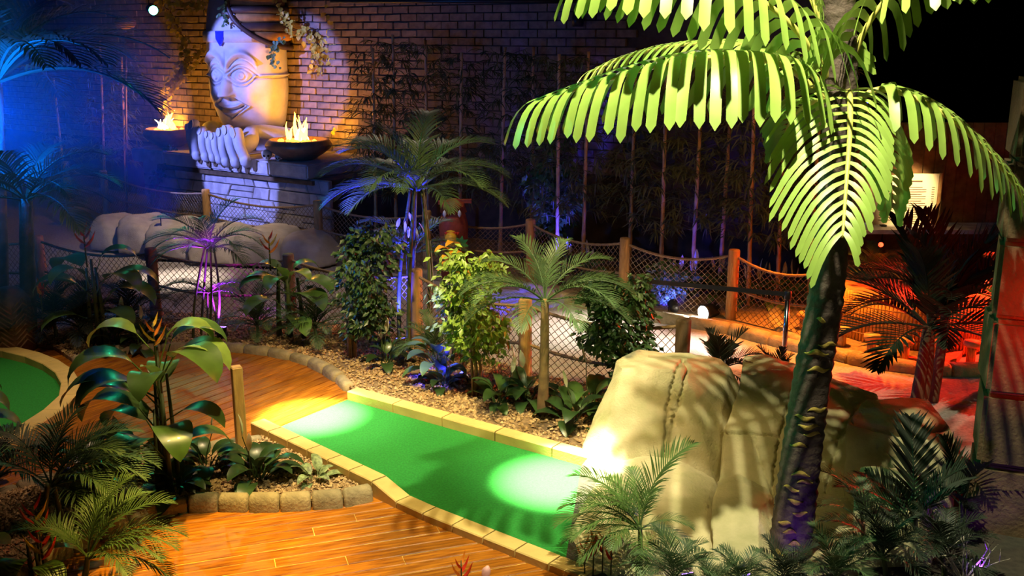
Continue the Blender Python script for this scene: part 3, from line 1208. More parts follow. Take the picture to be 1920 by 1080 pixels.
# skulls
def skull(px, py, b, s, label):
    c = front_pt(px, py, b)
    c.z = ZT + .105 * s / .105
    t = thing('skull', label, 'skull', (c.x, c.y, ZT))
    rq = Matrix.Rotation(to_cam - R(10), 3, 'Z')
    mb = MB()
    mb.lathe([(.02, -.09), (.05, -.085), (.075, -.05), (.098, 0), (.102, .035), (.085, .075), (.05, .098), (.01, .105)], (0, 0, 0), 18, 1.12)
    mb.lathe([(.03, -.125), (.045, -.115), (.05, -.08), (.05, -.05)], (0, -.05, .02), 12)
    mb.v = [rq @ (q_ * (s / .105)) + c for q_ in mb.v]
    mk('cranium', mb, M['bone'], t)
    for x in (-.038, .038, 0):
        mb = MB()
        r_ = .024 if x else .012
        z_ = -.005 if x else -.045
        mb.lathe([(.004, -r_), (r_ * .8, -r_ * .6), (r_, 0), (r_ * .8, r_ * .6), (.004, r_)], (x, -.092 if x else -.098, z_), 10)
        mb.v = [rq @ (q_ * (s / .105)) + c for q_ in mb.v]
        mk('eye_socket' if x else 'nose_hole', mb, M['dark'], t)
    mb = MB()
    for k in range(5):
        mb.box((-.028 + k * .014, -.099, -.078), (.011, .008, .02))
    mb.v = [rq @ (q_ * (s / .105)) + c for q_ in mb.v]
    mk('teeth', mb, M['bone'], t, False)


skull(500, 284, -.08, .10, 'small skull on the pedestal beside the stone fingers')
skull(521, 290, -.02, .06, 'tiny skull under the rim of the right fire bowl')


# ------------------------------------------------------------------ boulders
def rock(name, label, pts, m, vox=.0115, noise_amp=.035, cracks=(), smooth_it=9, cat='boulder', seed=0, flat=.0):
    pts = [V(p) for p in pts]
    bm = bmesh.new()
    for p in pts:
        bm.verts.new(p)
    r_ = bmesh.ops.convex_hull(bm, input=bm.verts[:])
    dead = [g for g in r_['geom_interior'] if isinstance(g, bmesh.types.BMVert)]
    bmesh.ops.delete(bm, geom=dead, context='VERTS')
    loose = [v_ for v_ in bm.verts if not v_.link_faces]
    bmesh.ops.delete(bm, geom=loose, context='VERTS')
    me = bpy.data.meshes.new('hull')
    bm.to_mesh(me)
    bm.free()
    o = bpy.data.objects.new('hull', me)
    C.objects.link(o)
    rm = o.modifiers.new('r', 'REMESH')
    rm.mode = 'VOXEL'
    rm.voxel_size = vox
    s_ = o.modifiers.new('s', 'SMOOTH')
    s_.factor = .6
    s_.iterations = smooth_it
    dg = bpy.context.evaluated_depsgraph_get()
    dg.update()
    me2 = bpy.data.meshes.new_from_object(o.evaluated_get(dg))
    bpy.data.objects.remove(o)
    n = len(me2.vertices)
    co = np.empty(n * 3)
    me2.vertices.foreach_get('co', co)
    co = co.reshape(-1, 3)
    no = np.empty(n * 3)
    me2.vertices.foreach_get('normal', no)
    no = no.reshape(-1, 3)
    off = V((seed * 3.1, seed * 1.7, 0))
    dis = np.array([noise.fractal(V(c) * 1.7 + off, 1.0, 2.0, 4) for c in co]) * noise_amp
    dis += np.array([noise.noise(V(c) * 13 + off) for c in co]) * noise_amp * .10
    co2 = co + no * dis[:, None]
    if cracks:
        px, py = projn(co)
        view = co - np.array([0, 0, CH])
        facing = (np.einsum('ij,ij->i', view, no) < 0)
        gr = np.zeros(n)
        for poly, wd, dp in cracks:
            dmin = np.full(n, 1e9)
            for (x1, y1), (x2, y2) in zip(poly, poly[1:]):
                ddx, ddy = x2 - x1, y2 - y1
                t_ = np.clip(((px - x1) * ddx + (py - y1) * ddy) / (ddx * ddx + ddy * ddy), 0, 1)
                wob = np.sin(py * .21 + px * .13) * 1.2 + np.sin(py * .53 - px * .4) * .7
                dmin = np.minimum(dmin, np.hypot(px - x1 - t_ * ddx + wob, py - y1 - t_ * ddy + wob * .5))
            gr = np.maximum(gr, dp * 1.5 * np.exp(-(dmin / (wd * 1.15)) ** 2))
        co2 -= no * (gr * facing)[:, None]
    base = V((co2[:, 0].mean(), co2[:, 1].mean(), co2[:, 2].min()))
    co2 = co2 - np.array(base)
    me2.vertices.foreach_set('co', co2.ravel())
    me2.materials.clear()
    me2.materials.append(m)
    me2.polygons.foreach_set('use_smooth', [True] * len(me2.polygons))
    me2.update()
    ob = link(name, me2, None, base)
    return tag(ob, label, cat)


RK = M['rock']
rock('boulder', 'large pale faux boulder at the end of the fairway with a forked crack',
     [P(1082, 872), P(1110, 905), P(1345, 930), P(1420, 820), P(1180, 770),
      Q(1100, 845, 8.15), Q(1330, 880, 7.95),
      Q(1155, 676, 8.75), Q(1195, 657, 8.95), Q(1290, 660, 9.0), Q(1350, 672, 8.95),
      Q(1165, 690, 8.4), Q(1265, 694, 8.35), Q(1305, 735, 8.2), Q(1368, 690, 8.75), Q(1360, 720, 8.45)],
     RK, cracks=[([(1280, 672), (1266, 700), (1252, 760), (1247, 830), (1243, 870)], 2.2, .03), ([(1282, 672), (1290, 690), (1276, 745), (1262, 790), (1250, 840)], 2.0, .028), ([(1258, 722), (1272, 742)], 1.6, .02), ([(1251, 767), (1266, 766)], 1.6, .02), ([(1250, 782), (1262, 778)], 1.4, .02)], seed=1)
rock('boulder', 'tall faux boulder slab with crossing cracks left of the palm trunk',
     [P(1338, 940), P(1500, 970), P(1560, 850), P(1400, 800),
      Q(1395, 664, 9.0), Q(1440, 660, 9.05), Q(1502, 684, 9.0), Q(1385, 700, 8.5), Q(1490, 715, 8.4), Q(1352, 880, 7.9), Q(1480, 930, 7.75), Q(1505, 735, 8.5)],
     RK, cracks=[([(1362, 815), (1402, 814), (1458, 818), (1475, 822)], 2.2, .03), ([(1500, 700), (1478, 760), (1462, 820), (1452, 880), (1446, 930)], 2.6, .035), ([(1408, 815), (1425, 860), (1446, 915)], 1.8, .022), ([(1418, 816), (1417, 835)], 1.5, .02), ([(1424, 722), (1446, 722)], 1.4, .012)], seed=2)
rock('boulder', 'sloping faux boulder slab with long cracks right of the palm trunk',
     [P(1480, 960), P(1610, 985), P(1690, 900), P(1540, 830),
      Q(1500, 690, 8.9), Q(1550, 702, 8.9), Q(1645, 738, 8.7), Q(1560, 730, 8.5), Q(1590, 760, 8.3), Q(1600, 900, 7.75), Q(1490, 900, 7.85), Q(1500, 740, 8.5)],
     RK, cracks=[([(1584, 800), (1565, 850), (1548, 920)], 2.4, .03), ([(1545, 824), (1570, 828), (1582, 790)], 2.0, .025)], seed=3)
rock('boulder', 'rounded faux boulder with a long horizontal crack below the dark palm',
     [P(1575, 985), P(1740, 985), P(1830, 900), P(1660, 830),
      Q(1625, 748, 8.4), Q(1690, 742, 8.5), Q(1742, 746, 8.5), Q(1778, 800, 8.2), Q(1590, 790, 8.0), Q(1680, 800, 7.8), Q(1760, 830, 7.8), Q(1600, 930, 7.5), Q(1580, 860, 7.7), Q(1785, 850, 8.0)],
     RK, cracks=[([(1578, 786), (1620, 796), (1690, 814), (1735, 812), (1775, 802)], 3.2, .05), ([(1612, 752), (1595, 788)], 1.8, .02), ([(1584, 795), (1572, 840), (1556, 890)], 2.2, .03)], seed=4)
rock('boulder', 'small rounded boulder tucked below the horizontal crack',
     [P(1640, 995), P(1780, 990), P(1800, 940), P(1680, 920),
      Q(1700, 818, 7.5), Q(1740, 820, 7.5), Q(1775, 850, 7.5), Q(1650, 870, 7.3), Q(1660, 900, 7.1), Q(1780, 900, 7.3)], RK, seed=5)
rock('boulder', 'low reddish lit boulder between trunk and dark fronds',
     [P(1590, 1085), P(1745, 1075), P(1760, 1000), P(1620, 1000), Q(1612, 872, 7.0), Q(1680, 876, 7.0), Q(1725, 890, 6.9), Q(1600, 930, 6.7), Q(1735, 950, 6.6)], RK, seed=6)
rock('boulder', 'wide low boulder beside the fairway end with a ridge on top',
     [P(1068, 1012), P(1085, 1110), P(1330, 1150), P(1375, 1010), P(1150, 925),
      Q(1150, 866, 7.65), Q(1205, 850, 7.7), Q(1262, 858, 7.7), Q(1340, 898, 7.55), Q(1120, 900, 7.3), Q(1110, 940, 7.0), Q(1180, 940, 6.95), Q(1325, 945, 6.95), Q(1080, 985, 6.75)], RK, seed=7, cracks=[([(1178, 880), (1150, 925)], 2.0, .02)])
rock('boulder', 'upright rounded boulder in the middle of the front row',
     [P(1328, 1150), P(1425, 1160), P(1470, 1050), P(1370, 1040),
      Q(1345, 902, 7.2), Q(1385, 888, 7.25), Q(1440, 914, 7.15), Q(1452, 930, 7.0), Q(1336, 945, 6.75), Q(1425, 950, 6.65), Q(1335, 1010, 6.45), Q(1425, 1020, 6.4)], RK, seed=8)
rock('boulder', 'pale boulder behind the foot of the palm trunk',
     [P(1425, 1150), P(1610, 1120), P(1650, 1030), P(1460, 1030),
      Q(1436, 952, 7.0), Q(1475, 930, 7.15), Q(1540, 918, 7.2), Q(1590, 930, 7.1), Q(1620, 965, 6.9), Q(1428, 1000, 6.6), Q(1590, 1000, 6.6)], RK, seed=9)
# far row along the path
far = [(160, 222, 402, 470, 'leftmost'), (212, 285, 402, 476, 'second'), (264, 358, 410, 487, 'third, lit'), (346, 440, 420, 496, 'fourth'), (428, 530, 424, 500, 'fifth'), (520, 600, 432, 503, 'sixth')]
for i, (x0, x1, yt, yb, nm) in enumerate(far):
    f0, f1 = P(x0 + 6, yb), P(x1 - 6, yb + 3)
    Yb = (f0.y + f1.y) / 2
    dpt = 1.0
    pts = [f0, f1, f0 + VX * dpt, f1 + VX * dpt]
    tp = [Q(x0 + 14, yt + 8, Yb + .5), Q((x0 + x1) / 2, yt, Yb + .55), Q(x1 - 12, yt + 8, Yb + .5), Q(x0 + 4, yt + 30, Yb + .2), Q(x1 - 3, yt + 30, Yb + .2), Q((x0 + x1) / 2, yt + 22, Yb + .1)]
    pts += tp + [p_ + VX * .5 for p_ in tp[:3]]
    rock('boulder', ['leftmost smooth grey boulder below the statue, half hidden by leaves', 'second smooth grey boulder from the left below the statue', 'smooth grey boulder carrying a small lamp below the statue', 'grey boulder behind the purple lit palm', 'grey boulder behind the orange heliconia flower', 'rightmost grey boulder of the row below the statue'][i], pts, M['rockgrey'], .035, .03, smooth_it=10, seed=20 + i)

# ------------------------------------------------------------------ plants: shared shapes
def frond_mesh(name, L, n, ll, lw, e0, droop, mleaf, side_ang=50, hang=.5, seed=0, pet=.18, taper=.75, lift=.25):
    """pinnate frond from the origin along +X, e0 = start elevation, droop = total bend (rad)"""
    rr = random.Random(seed)
    steps = 26
    p = V((0, 0, 0))
    pts = [p.copy()]
    dirs = []
    for k in range(steps):
        f = k / steps
        e_ = e0 - droop * f ** 1.35
        d = V((math.cos(e_), .0, math.sin(e_)))
        dirs.append(d)
        p = p + d * (L / steps)
        pts.append(p.copy())
    dirs.append(dirs[-1])
    mb = MB()
    mb.tube(pts[::2], [.011 * L * (1 - .8 * i / (len(pts[::2]) - 1)) + .0015 for i in range(len(pts[::2]))], 4, False)
    for i in range(n):
        f = pet + (1 - pet) * (i + .5) / n
        x = f * steps
        k = min(int(x), steps - 1)
        b = pts[k].lerp(pts[k + 1], x - k)
        d = dirs[k]
        nrm = V((-d.z, 0, d.x))
        g = (f - pet) / (1 - pet)
        le = ll * (math.sin(math.pi * min(1, .18 + .82 * g)) ** .7 * .8 + .2) * rr.uniform(.88, 1.1)
        le *= 1 if g < .9 else .75
        sa = R(side_ang) * (1 - .45 * g) + rr.uniform(-.08, .08)
        for sg in (1, -1):
            dd = (d * math.cos(sa) + V((0, sg, 0)) * math.sin(sa) + nrm * lift).normalized()
            q = b.copy()
            lp = [q.copy()]
            for s in range(3):
                q = q + dd * (le / 3)
                dd = (dd + V((0, 0, -hang * (.5 + .4 * s))) * .6).normalized()
                lp.append(q.copy())
            mb.ribbon(lp, nrm, [lw * .5, lw, lw * .8, lw * .04], .15)
    return mb.mesh(name, mleaf, False)


def blade_mesh(name, pet, L, Wd, e0, droop, mleaf, fold=.25, seed=0, n=9, pw=.006, wave=.0):
    """broad leaf: petiole then an arching blade along +X"""
    mb = MB()
    p = V((0, 0, 0))
    pts = [p.copy()]
    for k in range(5):
        p = p + V((math.cos(e0), 0, math.sin(e0))) * (pet / 5)
        pts.append(p.copy())
    if pet > 0:
        mb.tube(pts, [pw * 1.4, pw * 1.2, pw, pw, pw * .9, pw * .8], 5, False)
    bl = [p.copy()]
    wd = [Wd * .08]
    for k in range(n):
        f = (k + 1) / n
        e_ = e0 - droop * f ** 1.1
        p = p + V((math.cos(e_), 0, math.sin(e_))) * (L / n)
        bl.append(p.copy())
        wd.append(Wd * max(.02, math.sin(math.pi * min(1, f ** .8)) ** .75) * (1 + wave * math.sin(k * 2.3 + seed)))
    mb.ribbon(bl, V((-math.sin(e0), 0, math.cos(e0))), wd, fold)
    return mb.mesh(name, mleaf, True)


def sub(root, name, me, az, z=0.0, sc_=1.0, off=(0, 0), tilt=0.0):
    return link(name, me, root, (off[0], off[1], z), (0, tilt, az), sc_)


rp = random.Random(77)
AR = {}
for key, m_ in (('d', M['areca']), ('l', M['areca2']), ('k', M['shadepalm'])):
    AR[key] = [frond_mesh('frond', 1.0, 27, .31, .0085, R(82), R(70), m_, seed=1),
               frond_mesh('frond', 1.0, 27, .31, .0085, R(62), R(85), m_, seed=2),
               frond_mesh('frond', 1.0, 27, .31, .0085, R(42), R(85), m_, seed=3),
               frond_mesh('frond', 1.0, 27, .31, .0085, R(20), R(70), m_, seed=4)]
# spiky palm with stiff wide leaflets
ST = [frond_mesh('frond', 1.0, 20, .36, .016, R(75), R(45), M['shadepalm'], 46, .12, 5),
      frond_mesh('frond', 1.0, 20, .36, .016, R(45), R(60), M['shadepalm'], 46, .12, 6),
      frond_mesh('frond', 1.0, 20, .36, .016, R(15), R(60), M['shadepalm'], 46, .12, 7)]


def palm(name, label, base, crown_px, fr, L, specs, trunks, tr=.04, group=None, mt=None, cat='palm', ring=False):
    """crown_px = (x, y) of the crown above the base; specs = [(variant, azimuth deg, scale)]"""
    root = thing(name, label, cat, tuple(base), group)
    top = Q(crown_px[0], crown_px[1], base.y) - base
    for k in range(trunks):
        a_ = 6.28 * k / max(1, trunks) + .6
        off = V((math.cos(a_), math.sin(a_), 0)) * (.045 * (trunks - 1))
        mb = MB()
        pts = smooth_path([off - V((0, 0, .02)), off * 1.1 + top * .45 + V((.01, 0, 0)), top + off * .4], 6)
        n = len(pts)
        mb.tube(pts, [tr * (1.25 - .45 * i / (n - 1)) * (1 + (.06 if (ring and i % 2) else 0)) for i in range(n)], 9)
        link('trunk', mb.mesh('trunk', mt or M['woody'], True), root)
    for v_, az, s_ in specs:
        o = link('frond', fr[v_], root, top + V((0, 0, -.03)), (0, 0, R(az)), L * s_)
    return root


def ring_specs(n, tiers, seed, s=(.85, 1.1)):
    r_ = random.Random(seed)
    out = []
    for k in range(n):
        out.append((tiers[k % len(tiers)], 360 * k / n * 1.0 + r_.uniform(-14, 14) + (k % len(tiers)) * 25, r_.uniform(*s)))
    return out


# ------------------------------------------------------------------ the big palm
pb = P(1478, 1052)
big = thing('tall_palm', 'tall artificial palm with ringed trunk and bright lime fronds', 'palm', tuple(pb))
tp = [pb + V((0, 0, -.02)), Q(1484, 1005, pb.y), Q(1503, 850, pb.y + .02), Q(1524, 700, pb.y + .05), Q(1548, 560, pb.y + .08), Q(1562, 420, pb.y + .1), Q(1570, 300, pb.y + .12), Q(1576, 190, pb.y + .14), Q(1576, 110, pb.y + .15), Q(1572, -40, pb.y + .15)]
path = resample(smooth_path(tp, 10), .028)
n = len(path)
mb = MB()
rad = []
for i in range(n):
    f = i / (n - 1)
    rad.append((.150 - .035 * min(1, f * 1.6) - .012 * f) * (1 + .10 * (((i / 3.0) % 1.0) - .5) + .015 * math.sin(i * 1.7)))
mb.tube(path, rad, 20)
link('trunk', mb.mesh('trunk', M['trunk'], True, pb), big)
# yellow arcs painting the grazing light caught by the trunk ledges
STREAKS = [5, 8, 11, 13, 16, 19, 22, 24, 26, 33, 36, 38, 40, 42, 52, 56, 58, 64]
for k, i in enumerate(STREAKS):
    if i >= n:
        break
    mb = MB()
    r_ = rad[i] * 1.035
    c = path[i]
    a0 = R(-150 + (k * 37) % 55)
    a1 = a0 + R(28 + (k * 53) % 50)
    m_ = 12
    vs = []
    for j in range(m_ + 1):
        a_ = a0 + (a1 - a0) * j / m_
        th = .022 * math.sin(math.pi * j / m_) + .001
        for dz_, dr in ((-th * .6, -.004), (0, .006), (th, -.004)):
            vs.append(c + V((math.cos(a_) * (r_ + dr), math.sin(a_) * (r_ + dr), dz_ + .010 * math.sin(a_ * 7 + k))))
    mb.add(vs, [(j * 3 + q, (j + 1) * 3 + q, (j + 1) * 3 + q + 1, j * 3 + q + 1) for j in range(m_) for q in (0, 1)])
    link('light_streak', mb.mesh('light_streak', M['trunkstreak'], True, pb), big)


def big_frond(pts, n, ll, lw, joined=False, sides=(1, -1), start=.12, hang=1.0, fwd=.35, upside=.35, short=None, seed=0, endtuft=True):
    rr = random.Random(seed)
    path = resample(smooth_path(pts, 10), .03)
    m_ = len(path)
    mb = MB()
    mb.tube(path, [.020 * (1 - .72 * i / (m_ - 1)) + .003 for i in range(m_)], 7)
    fr = link('frond', mb.mesh('frond', M['rachis'], True, pb), big)
    jm = MB()
    for i in range(n):
        f = start + (1 - start) * (i + .5) / n
        x = f * (m_ - 1)
        k = min(int(x), m_ - 2)
        b = path[k].lerp(path[k + 1], x - k)
        d = (path[min(k + 2, m_ - 1)] - path[max(k - 2, 0)]).normalized()
        sd = d.cross(V((0, 0, 1)))
        if sd.length < .15:
            sd = d.cross(V((0, -1, .2)))
        sd.normalize()
        up = sd.cross(d).normalized()
        if up.z < 0:
            up = -up
        le0 = ll * (.55 + .45 * math.sin(math.pi * min(1, .15 + .95 * f))) if f < .8 else ll * (.55 + .45 * math.sin(math.pi * min(1, .15 + .95 * .8))) * (1 - .25 * (f - .8) / .2)
        for sg in sides:
            le = le0 * rr.uniform(.92, 1.07) * ((short or {}).get(sg, 1))
            dd = (sd * sg + d * (fwd + .9 * f ** 3) + up * upside).normalized()
            q = b + up * .004
            lp = [q.copy()]
            S_ = 7
            for s in range(S_):
                q = q + dd * (le / 6.4 * (.4 if s == S_ - 1 else 1))
                dd = (dd + V((0, 0, -1)) * hang * (.42 if s < 4 else .22) + V((rr.uniform(-.03, .03), rr.uniform(-.03, .03), 0))).normalized()
                lp.append(q.copy())
            ws = [lw * .6, lw * .95, lw, lw, lw, lw, lw * .96, lw * .05]
            if joined:
                jm.ribbon(lp, up, ws, .10)
            else:
                l_ = MB()
                l_.ribbon(lp, up, ws, .10)
                o = link('leaflet', l_.mesh('leaflet', M['palm'], True, pb), fr)
    if joined:
        stuff(link('leaflets', jm.mesh('leaflets', M['palm'], True, pb), fr))
    return fr


y0 = pb.y + .15
# reaching left
big_frond([Q(1562, 205, y0), Q(1528, 168, y0 - .02), Q(1470, 124, y0 - .05), Q(1390, 108, y0 - .12), Q(1290, 112, y0 - .2), Q(1180, 138, y0 - .28), Q(1080, 168, y0 - .34), Q(1012, 192, y0 - .38)], 23, .80, .034, seed=1)
# upper left, above the frame
big_frond([Q(1565, 165, y0), Q(1520, 90, y0 - .08), Q(1460, 25, y0 - .15), Q(1380, -25, y0 - .22), Q(1280, -55, y0 - .3), Q(1180, -60, y0 - .36), Q(1100, -40, y0 - .4)], 19, .80, .034, seed=2)
# towards the viewer
big_frond([Q(1580, 215, y0), Q(1592, 172, y0 - .15), Q(1594, 240, y0 - .45), Q(1588, 330, y0 - .72), Q(1580, 445, y0 - .98)], 19, .62, .0165, hang=.7, fwd=.45, upside=.25, short={1: 1.15, -1: .66}, start=.06, seed=3)
# to the right
big_frond([Q(1590, 200, y0), Q(1650, 168, y0 - .05), Q(1730, 190, y0 - .15), Q(1810, 245, y0 - .25), Q(1890, 330, y0 - .35), Q(1960, 440, y0 - .45)], 18, .60, .031, seed=4)
# upper right
big_frond([Q(1585, 150, y0), Q(1620, 60, y0 - .05), Q(1670, -10, y0 - .15), Q(1740, -50, y0 - .25), Q(1830, -60, y0 - .35)], 13, .62, .03, seed=5)
# drooping to the right behind the front frond
big_frond([Q(1588, 200, y0 + .1), Q(1618, 195, y0 + .3), Q(1650, 245, y0 + .5), Q(1668, 320, y0 + .62), Q(1672, 390, y0 + .7)], 16, .36, .024, seed=6)
# behind, leaning left, dim
big_frond([Q(1560, 190, y0 + .1), Q(1500, 120, y0 + .4), Q(1400, 84, y0 + .7), Q(1280, 84, y0 + .95), Q(1180, 105, y0 + 1.1), Q(1110, 135, y0 + 1.2)], 26, .40, .022, True, seed=7, hang=.6)
# short upright spear fronds in the crown
big_frond([Q(1570, 170, y0), Q(1545, 60, y0 + .1), Q(1500, -40, y0 + .15), Q(1440, -100, y0 + .2)], 22, .42, .022, True, seed=8, hang=.5)
big_frond([Q(1560, 200, y0 + .05), Q(1530, 190, y0 + .3), Q(1490, 215, y0 + .55), Q(1465, 270, y0 + .7)], 16, .36, .022, True, seed=10, hang=.8)

# ------------------------------------------------------------------ palms in the beds
palm('areca_palm', 'tall feathery palm lit blue on its left side, rising behind the gravel bed', P(778, 652), (782, 352), AR['d'], 1.15,
     [(0, 80, .95), (0, 200, .9), (1, 20, 1.0), (1, 150, 1.0), (1, 95, .9), (1, 215, 1.0), (2, 0, 1.0), (2, 180, 1.05), (2, 245, .95), (2, 320, .95), (3, 350, .95), (3, 195, 1.0), (3, 170, .9), (2, 130, .9), (1, 60, .9), (3, 225, .9), (3, 300, .8), (1, 175, 1.0), (2, 60, .9), (2, 265, .9)], 5, .022, mt=M['stem'])
palm('areca_palm', 'lower fronds of a feathery palm lit blue beside the white blossom', P(772, 640), (775, 470), AR['d'], .8,
     [(1, 170, 1.0), (2, 150, 1.0), (3, 185, 1.0), (2, 200, .95), (3, 10, 1.0), (2, 340, .9), (3, 320, .9), (2, 240, .9), (1, 40, .9), (3, 220, .8)], 1, .03, mt=M['stem'])
palm('date_palm', 'small palm with spreading dark fronds in the gravel near the first boulder', P(1016, 786), (1022, 560), AR['d'], .86,
     [(0, 60, .8), (0, 130, .85), (1, 20, .95), (1, 160, .9), (2, 350, 1.05), (2, 190, 1.0), (2, 320, 1.0), (2, 215, 1.0), (3, 340, 1.0), (3, 200, .95), (3, 250, .85), (3, 295, .85), (1, 90, .8), (2, 5, 1.0), (2, 175, 1.0)], 1, .045, mt=M['woody'], ring=True)
palm('slender_palm', 'slim cluster palm lit purple beside the small purple flood lamp', P(383, 640), (392, 462), AR['d'], .80,
     [(0, 40, .9), (1, 0, 1.0), (1, 180, 1.0), (2, 340, 1.0), (2, 200, 1.0), (2, 220, .9), (2, 315, .9), (3, 190, .9), (3, 350, .9), (1, 120, .8), (2, 30, .9), (2, 150, .9), (3, 320, .9), (3, 215, .9), (2, 260, .8), (2, 290, .8)], 4, .014, mt=M['stem'])
o = palm('slender_palm', 'lower crown of thin purple lit fronds at the fence', P(398, 636), (392, 545), AR['k'], .62,
     [(2, 200, 1.0), (2, 180, .9), (3, 195, 1.0), (3, 340, .9), (2, 330, 1.0), (2, 10, .8), (3, 230, .8)], 2, .012, mt=M['stem'])
# low palms along the bed
for i, (x, y, cx, cy, L, key, lab) in enumerate([
        (482, 642, 482, 606, .42, 'd', 'low bushy palm right of the purple flood lamp'),
        (592, 650, 590, 612, .44, 'd', 'low bushy palm between the heliconia and the dark ficus'),
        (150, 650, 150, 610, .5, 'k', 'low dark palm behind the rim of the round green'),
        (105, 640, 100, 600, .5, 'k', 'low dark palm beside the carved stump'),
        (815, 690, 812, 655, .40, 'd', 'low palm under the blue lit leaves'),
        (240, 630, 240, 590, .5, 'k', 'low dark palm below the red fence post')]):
    palm('parlour_palm', lab, P(x, y), (cx, cy), AR[key], L * 1.3, ring_specs(18, (0, 1, 2, 2, 3), 40 + i), 1, .02, mt=M['stem'])
# left palms in the blue haze
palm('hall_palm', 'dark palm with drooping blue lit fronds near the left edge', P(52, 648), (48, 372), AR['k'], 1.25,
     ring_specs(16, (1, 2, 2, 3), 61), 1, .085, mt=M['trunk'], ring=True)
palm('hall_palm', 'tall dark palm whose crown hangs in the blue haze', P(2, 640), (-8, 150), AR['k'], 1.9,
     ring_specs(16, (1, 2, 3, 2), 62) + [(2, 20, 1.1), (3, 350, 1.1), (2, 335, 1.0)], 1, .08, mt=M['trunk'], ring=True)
# right dark palm in front of the red floor
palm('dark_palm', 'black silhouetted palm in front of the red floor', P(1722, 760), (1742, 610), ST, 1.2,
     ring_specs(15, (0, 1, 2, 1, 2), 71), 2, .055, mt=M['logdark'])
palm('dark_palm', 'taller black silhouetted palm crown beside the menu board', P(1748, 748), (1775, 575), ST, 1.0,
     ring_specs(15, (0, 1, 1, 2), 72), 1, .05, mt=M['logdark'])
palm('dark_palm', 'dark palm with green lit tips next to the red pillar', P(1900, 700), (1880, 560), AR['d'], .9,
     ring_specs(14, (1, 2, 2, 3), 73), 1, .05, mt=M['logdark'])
# low palms in the front right corner
for i, (x, y, cx, cy, L, key, lab, sp) in enumerate([
        (1195, 1080, 1200, 985, .56, 'l', 'bright green parlour palm at the lower end of the fairway',
         [(0, 25, 1.3), (0, 100, .8), (1, 150, 1.15), (1, 180, 1.0), (2, 165, 1.1), (2, 190, 1.15), (3, 185, 1.0), (1, 60, .7), (2, 345, .7), (3, 215, 1.0), (3, 330, .7), (2, 300, .7), (2, 240, .9), (1, 205, 1.0), (2, 130, .9), (1, 120, .9), (2, 210, 1.1), (3, 265, .9)]),
        (1290, 1150, 1265, 1078, .36, 'd', 'purple tinged palm in front of the low boulder', None),
        (1395, 1150, 1390, 1095, .32, 'd', 'small palm with violet lit tips below the middle boulder', None),
        (1340, 1160, 1335, 1105, .30, 'd', 'small palm at the bottom edge between two boulders', None),
        (1470, 1140, 1470, 1090, .34, 'k', 'low dark palm at the foot of the palm trunk', None),
        (1570, 1130, 1565, 1080, .40, 'd', 'low dark palm right of the palm trunk base', None),
        (1660, 1100, 1655, 1040, .48, 'k', 'dark palm in front of the reddish boulder', None),
        (1770, 1090, 1765, 1040, .48, 'k', 'dark palm below the tall silhouetted fronds', None)]):
    palm('parlour_palm', lab, P(x, y), (cx, cy), AR[key], L, sp or ring_specs(12, (0, 1, 1, 2), 80 + i), 1, .018, mt=M['stem'])
palm('spiky_palm', 'black fan of upright fronds in front of the right boulders', P(1716, 1040), (1712, 975), ST, .78,
     [(0, 80, 1.0), (0, 190, .6), (1, 30, .8), (1, 160, .75), (1, 120, .7), (0, 350, .7)], 1, .02, mt=M['stem'])
palm('spiky_palm', 'small fan of fronds lit yellow beside the trunk', P(1612, 1050), (1618, 985), AR['d'], .55,
     [(0, 170, 1.0), (1, 185, .8), (0, 80, .7)], 1, .015, mt=M['stem'])
palm('spiky_palm', 'dark plant beside the red pillar foot', P(1800, 985), (1802, 940), ST, .5, ring_specs(8, (0, 1), 91), 1, .02, mt=M['stem'])
# behind the first boulders
palm('parlour_palm', 'dark spiky palm behind the gap between the tall boulders', P(1345, 780), (1350, 690), ST, .5, ring_specs(12, (0, 1, 1, 2), 93), 1, .02, mt=M['stem'])
palm('parlour_palm', 'thin palm leaves behind the boulder top near the stanchion', P(1450, 770), (1455, 705), ST, .34, ring_specs(10, (0, 1), 94), 1, .015, mt=M['stem'])
# lower left foreground
lf = [(0, 70, .9), (1, 45, 1.0), (1, 20, 1.1), (2, 10, 1.15), (2, 355, 1.1), (1, 150, 1.0), (2, 330, 1.0), (2, 175, 1.0), (1, 110, .9), (2, 60, 1.0), (3, 0, 1.0), (3, 320, .9), (1, 350, 1.0), (2, 25, 1.1)]
palm('areca_palm', 'dark feathery palm spreading over the lower left corner', P(95, 1010), (95, 905), AR['d'], .72, lf, 2, .02, mt=M['stem'])
palm('areca_palm', 'leafy palm at the bottom edge with one frond over the orange deck', P(150, 1110), (165, 1040), AR['d'], .62,
     [(1, 60, 1.0), (0, 50, 1.0), (1, 25, 1.1), (2, 15, 1.1), (2, 0, 1.05), (2, 345, 1.0), (1, 100, .9), (2, 150, 1.0), (3, 350, 1.0), (1, 190, .9), (2, 320, .9)], 1, .02, mt=M['stem'])
palm('areca_palm', 'dark palm fronds at the very left edge of the island bed', P(-20, 980), (-15, 900), AR['k'], .7, ring_specs(12, (1, 2, 2), 97), 1, .02, mt=M['stem'])


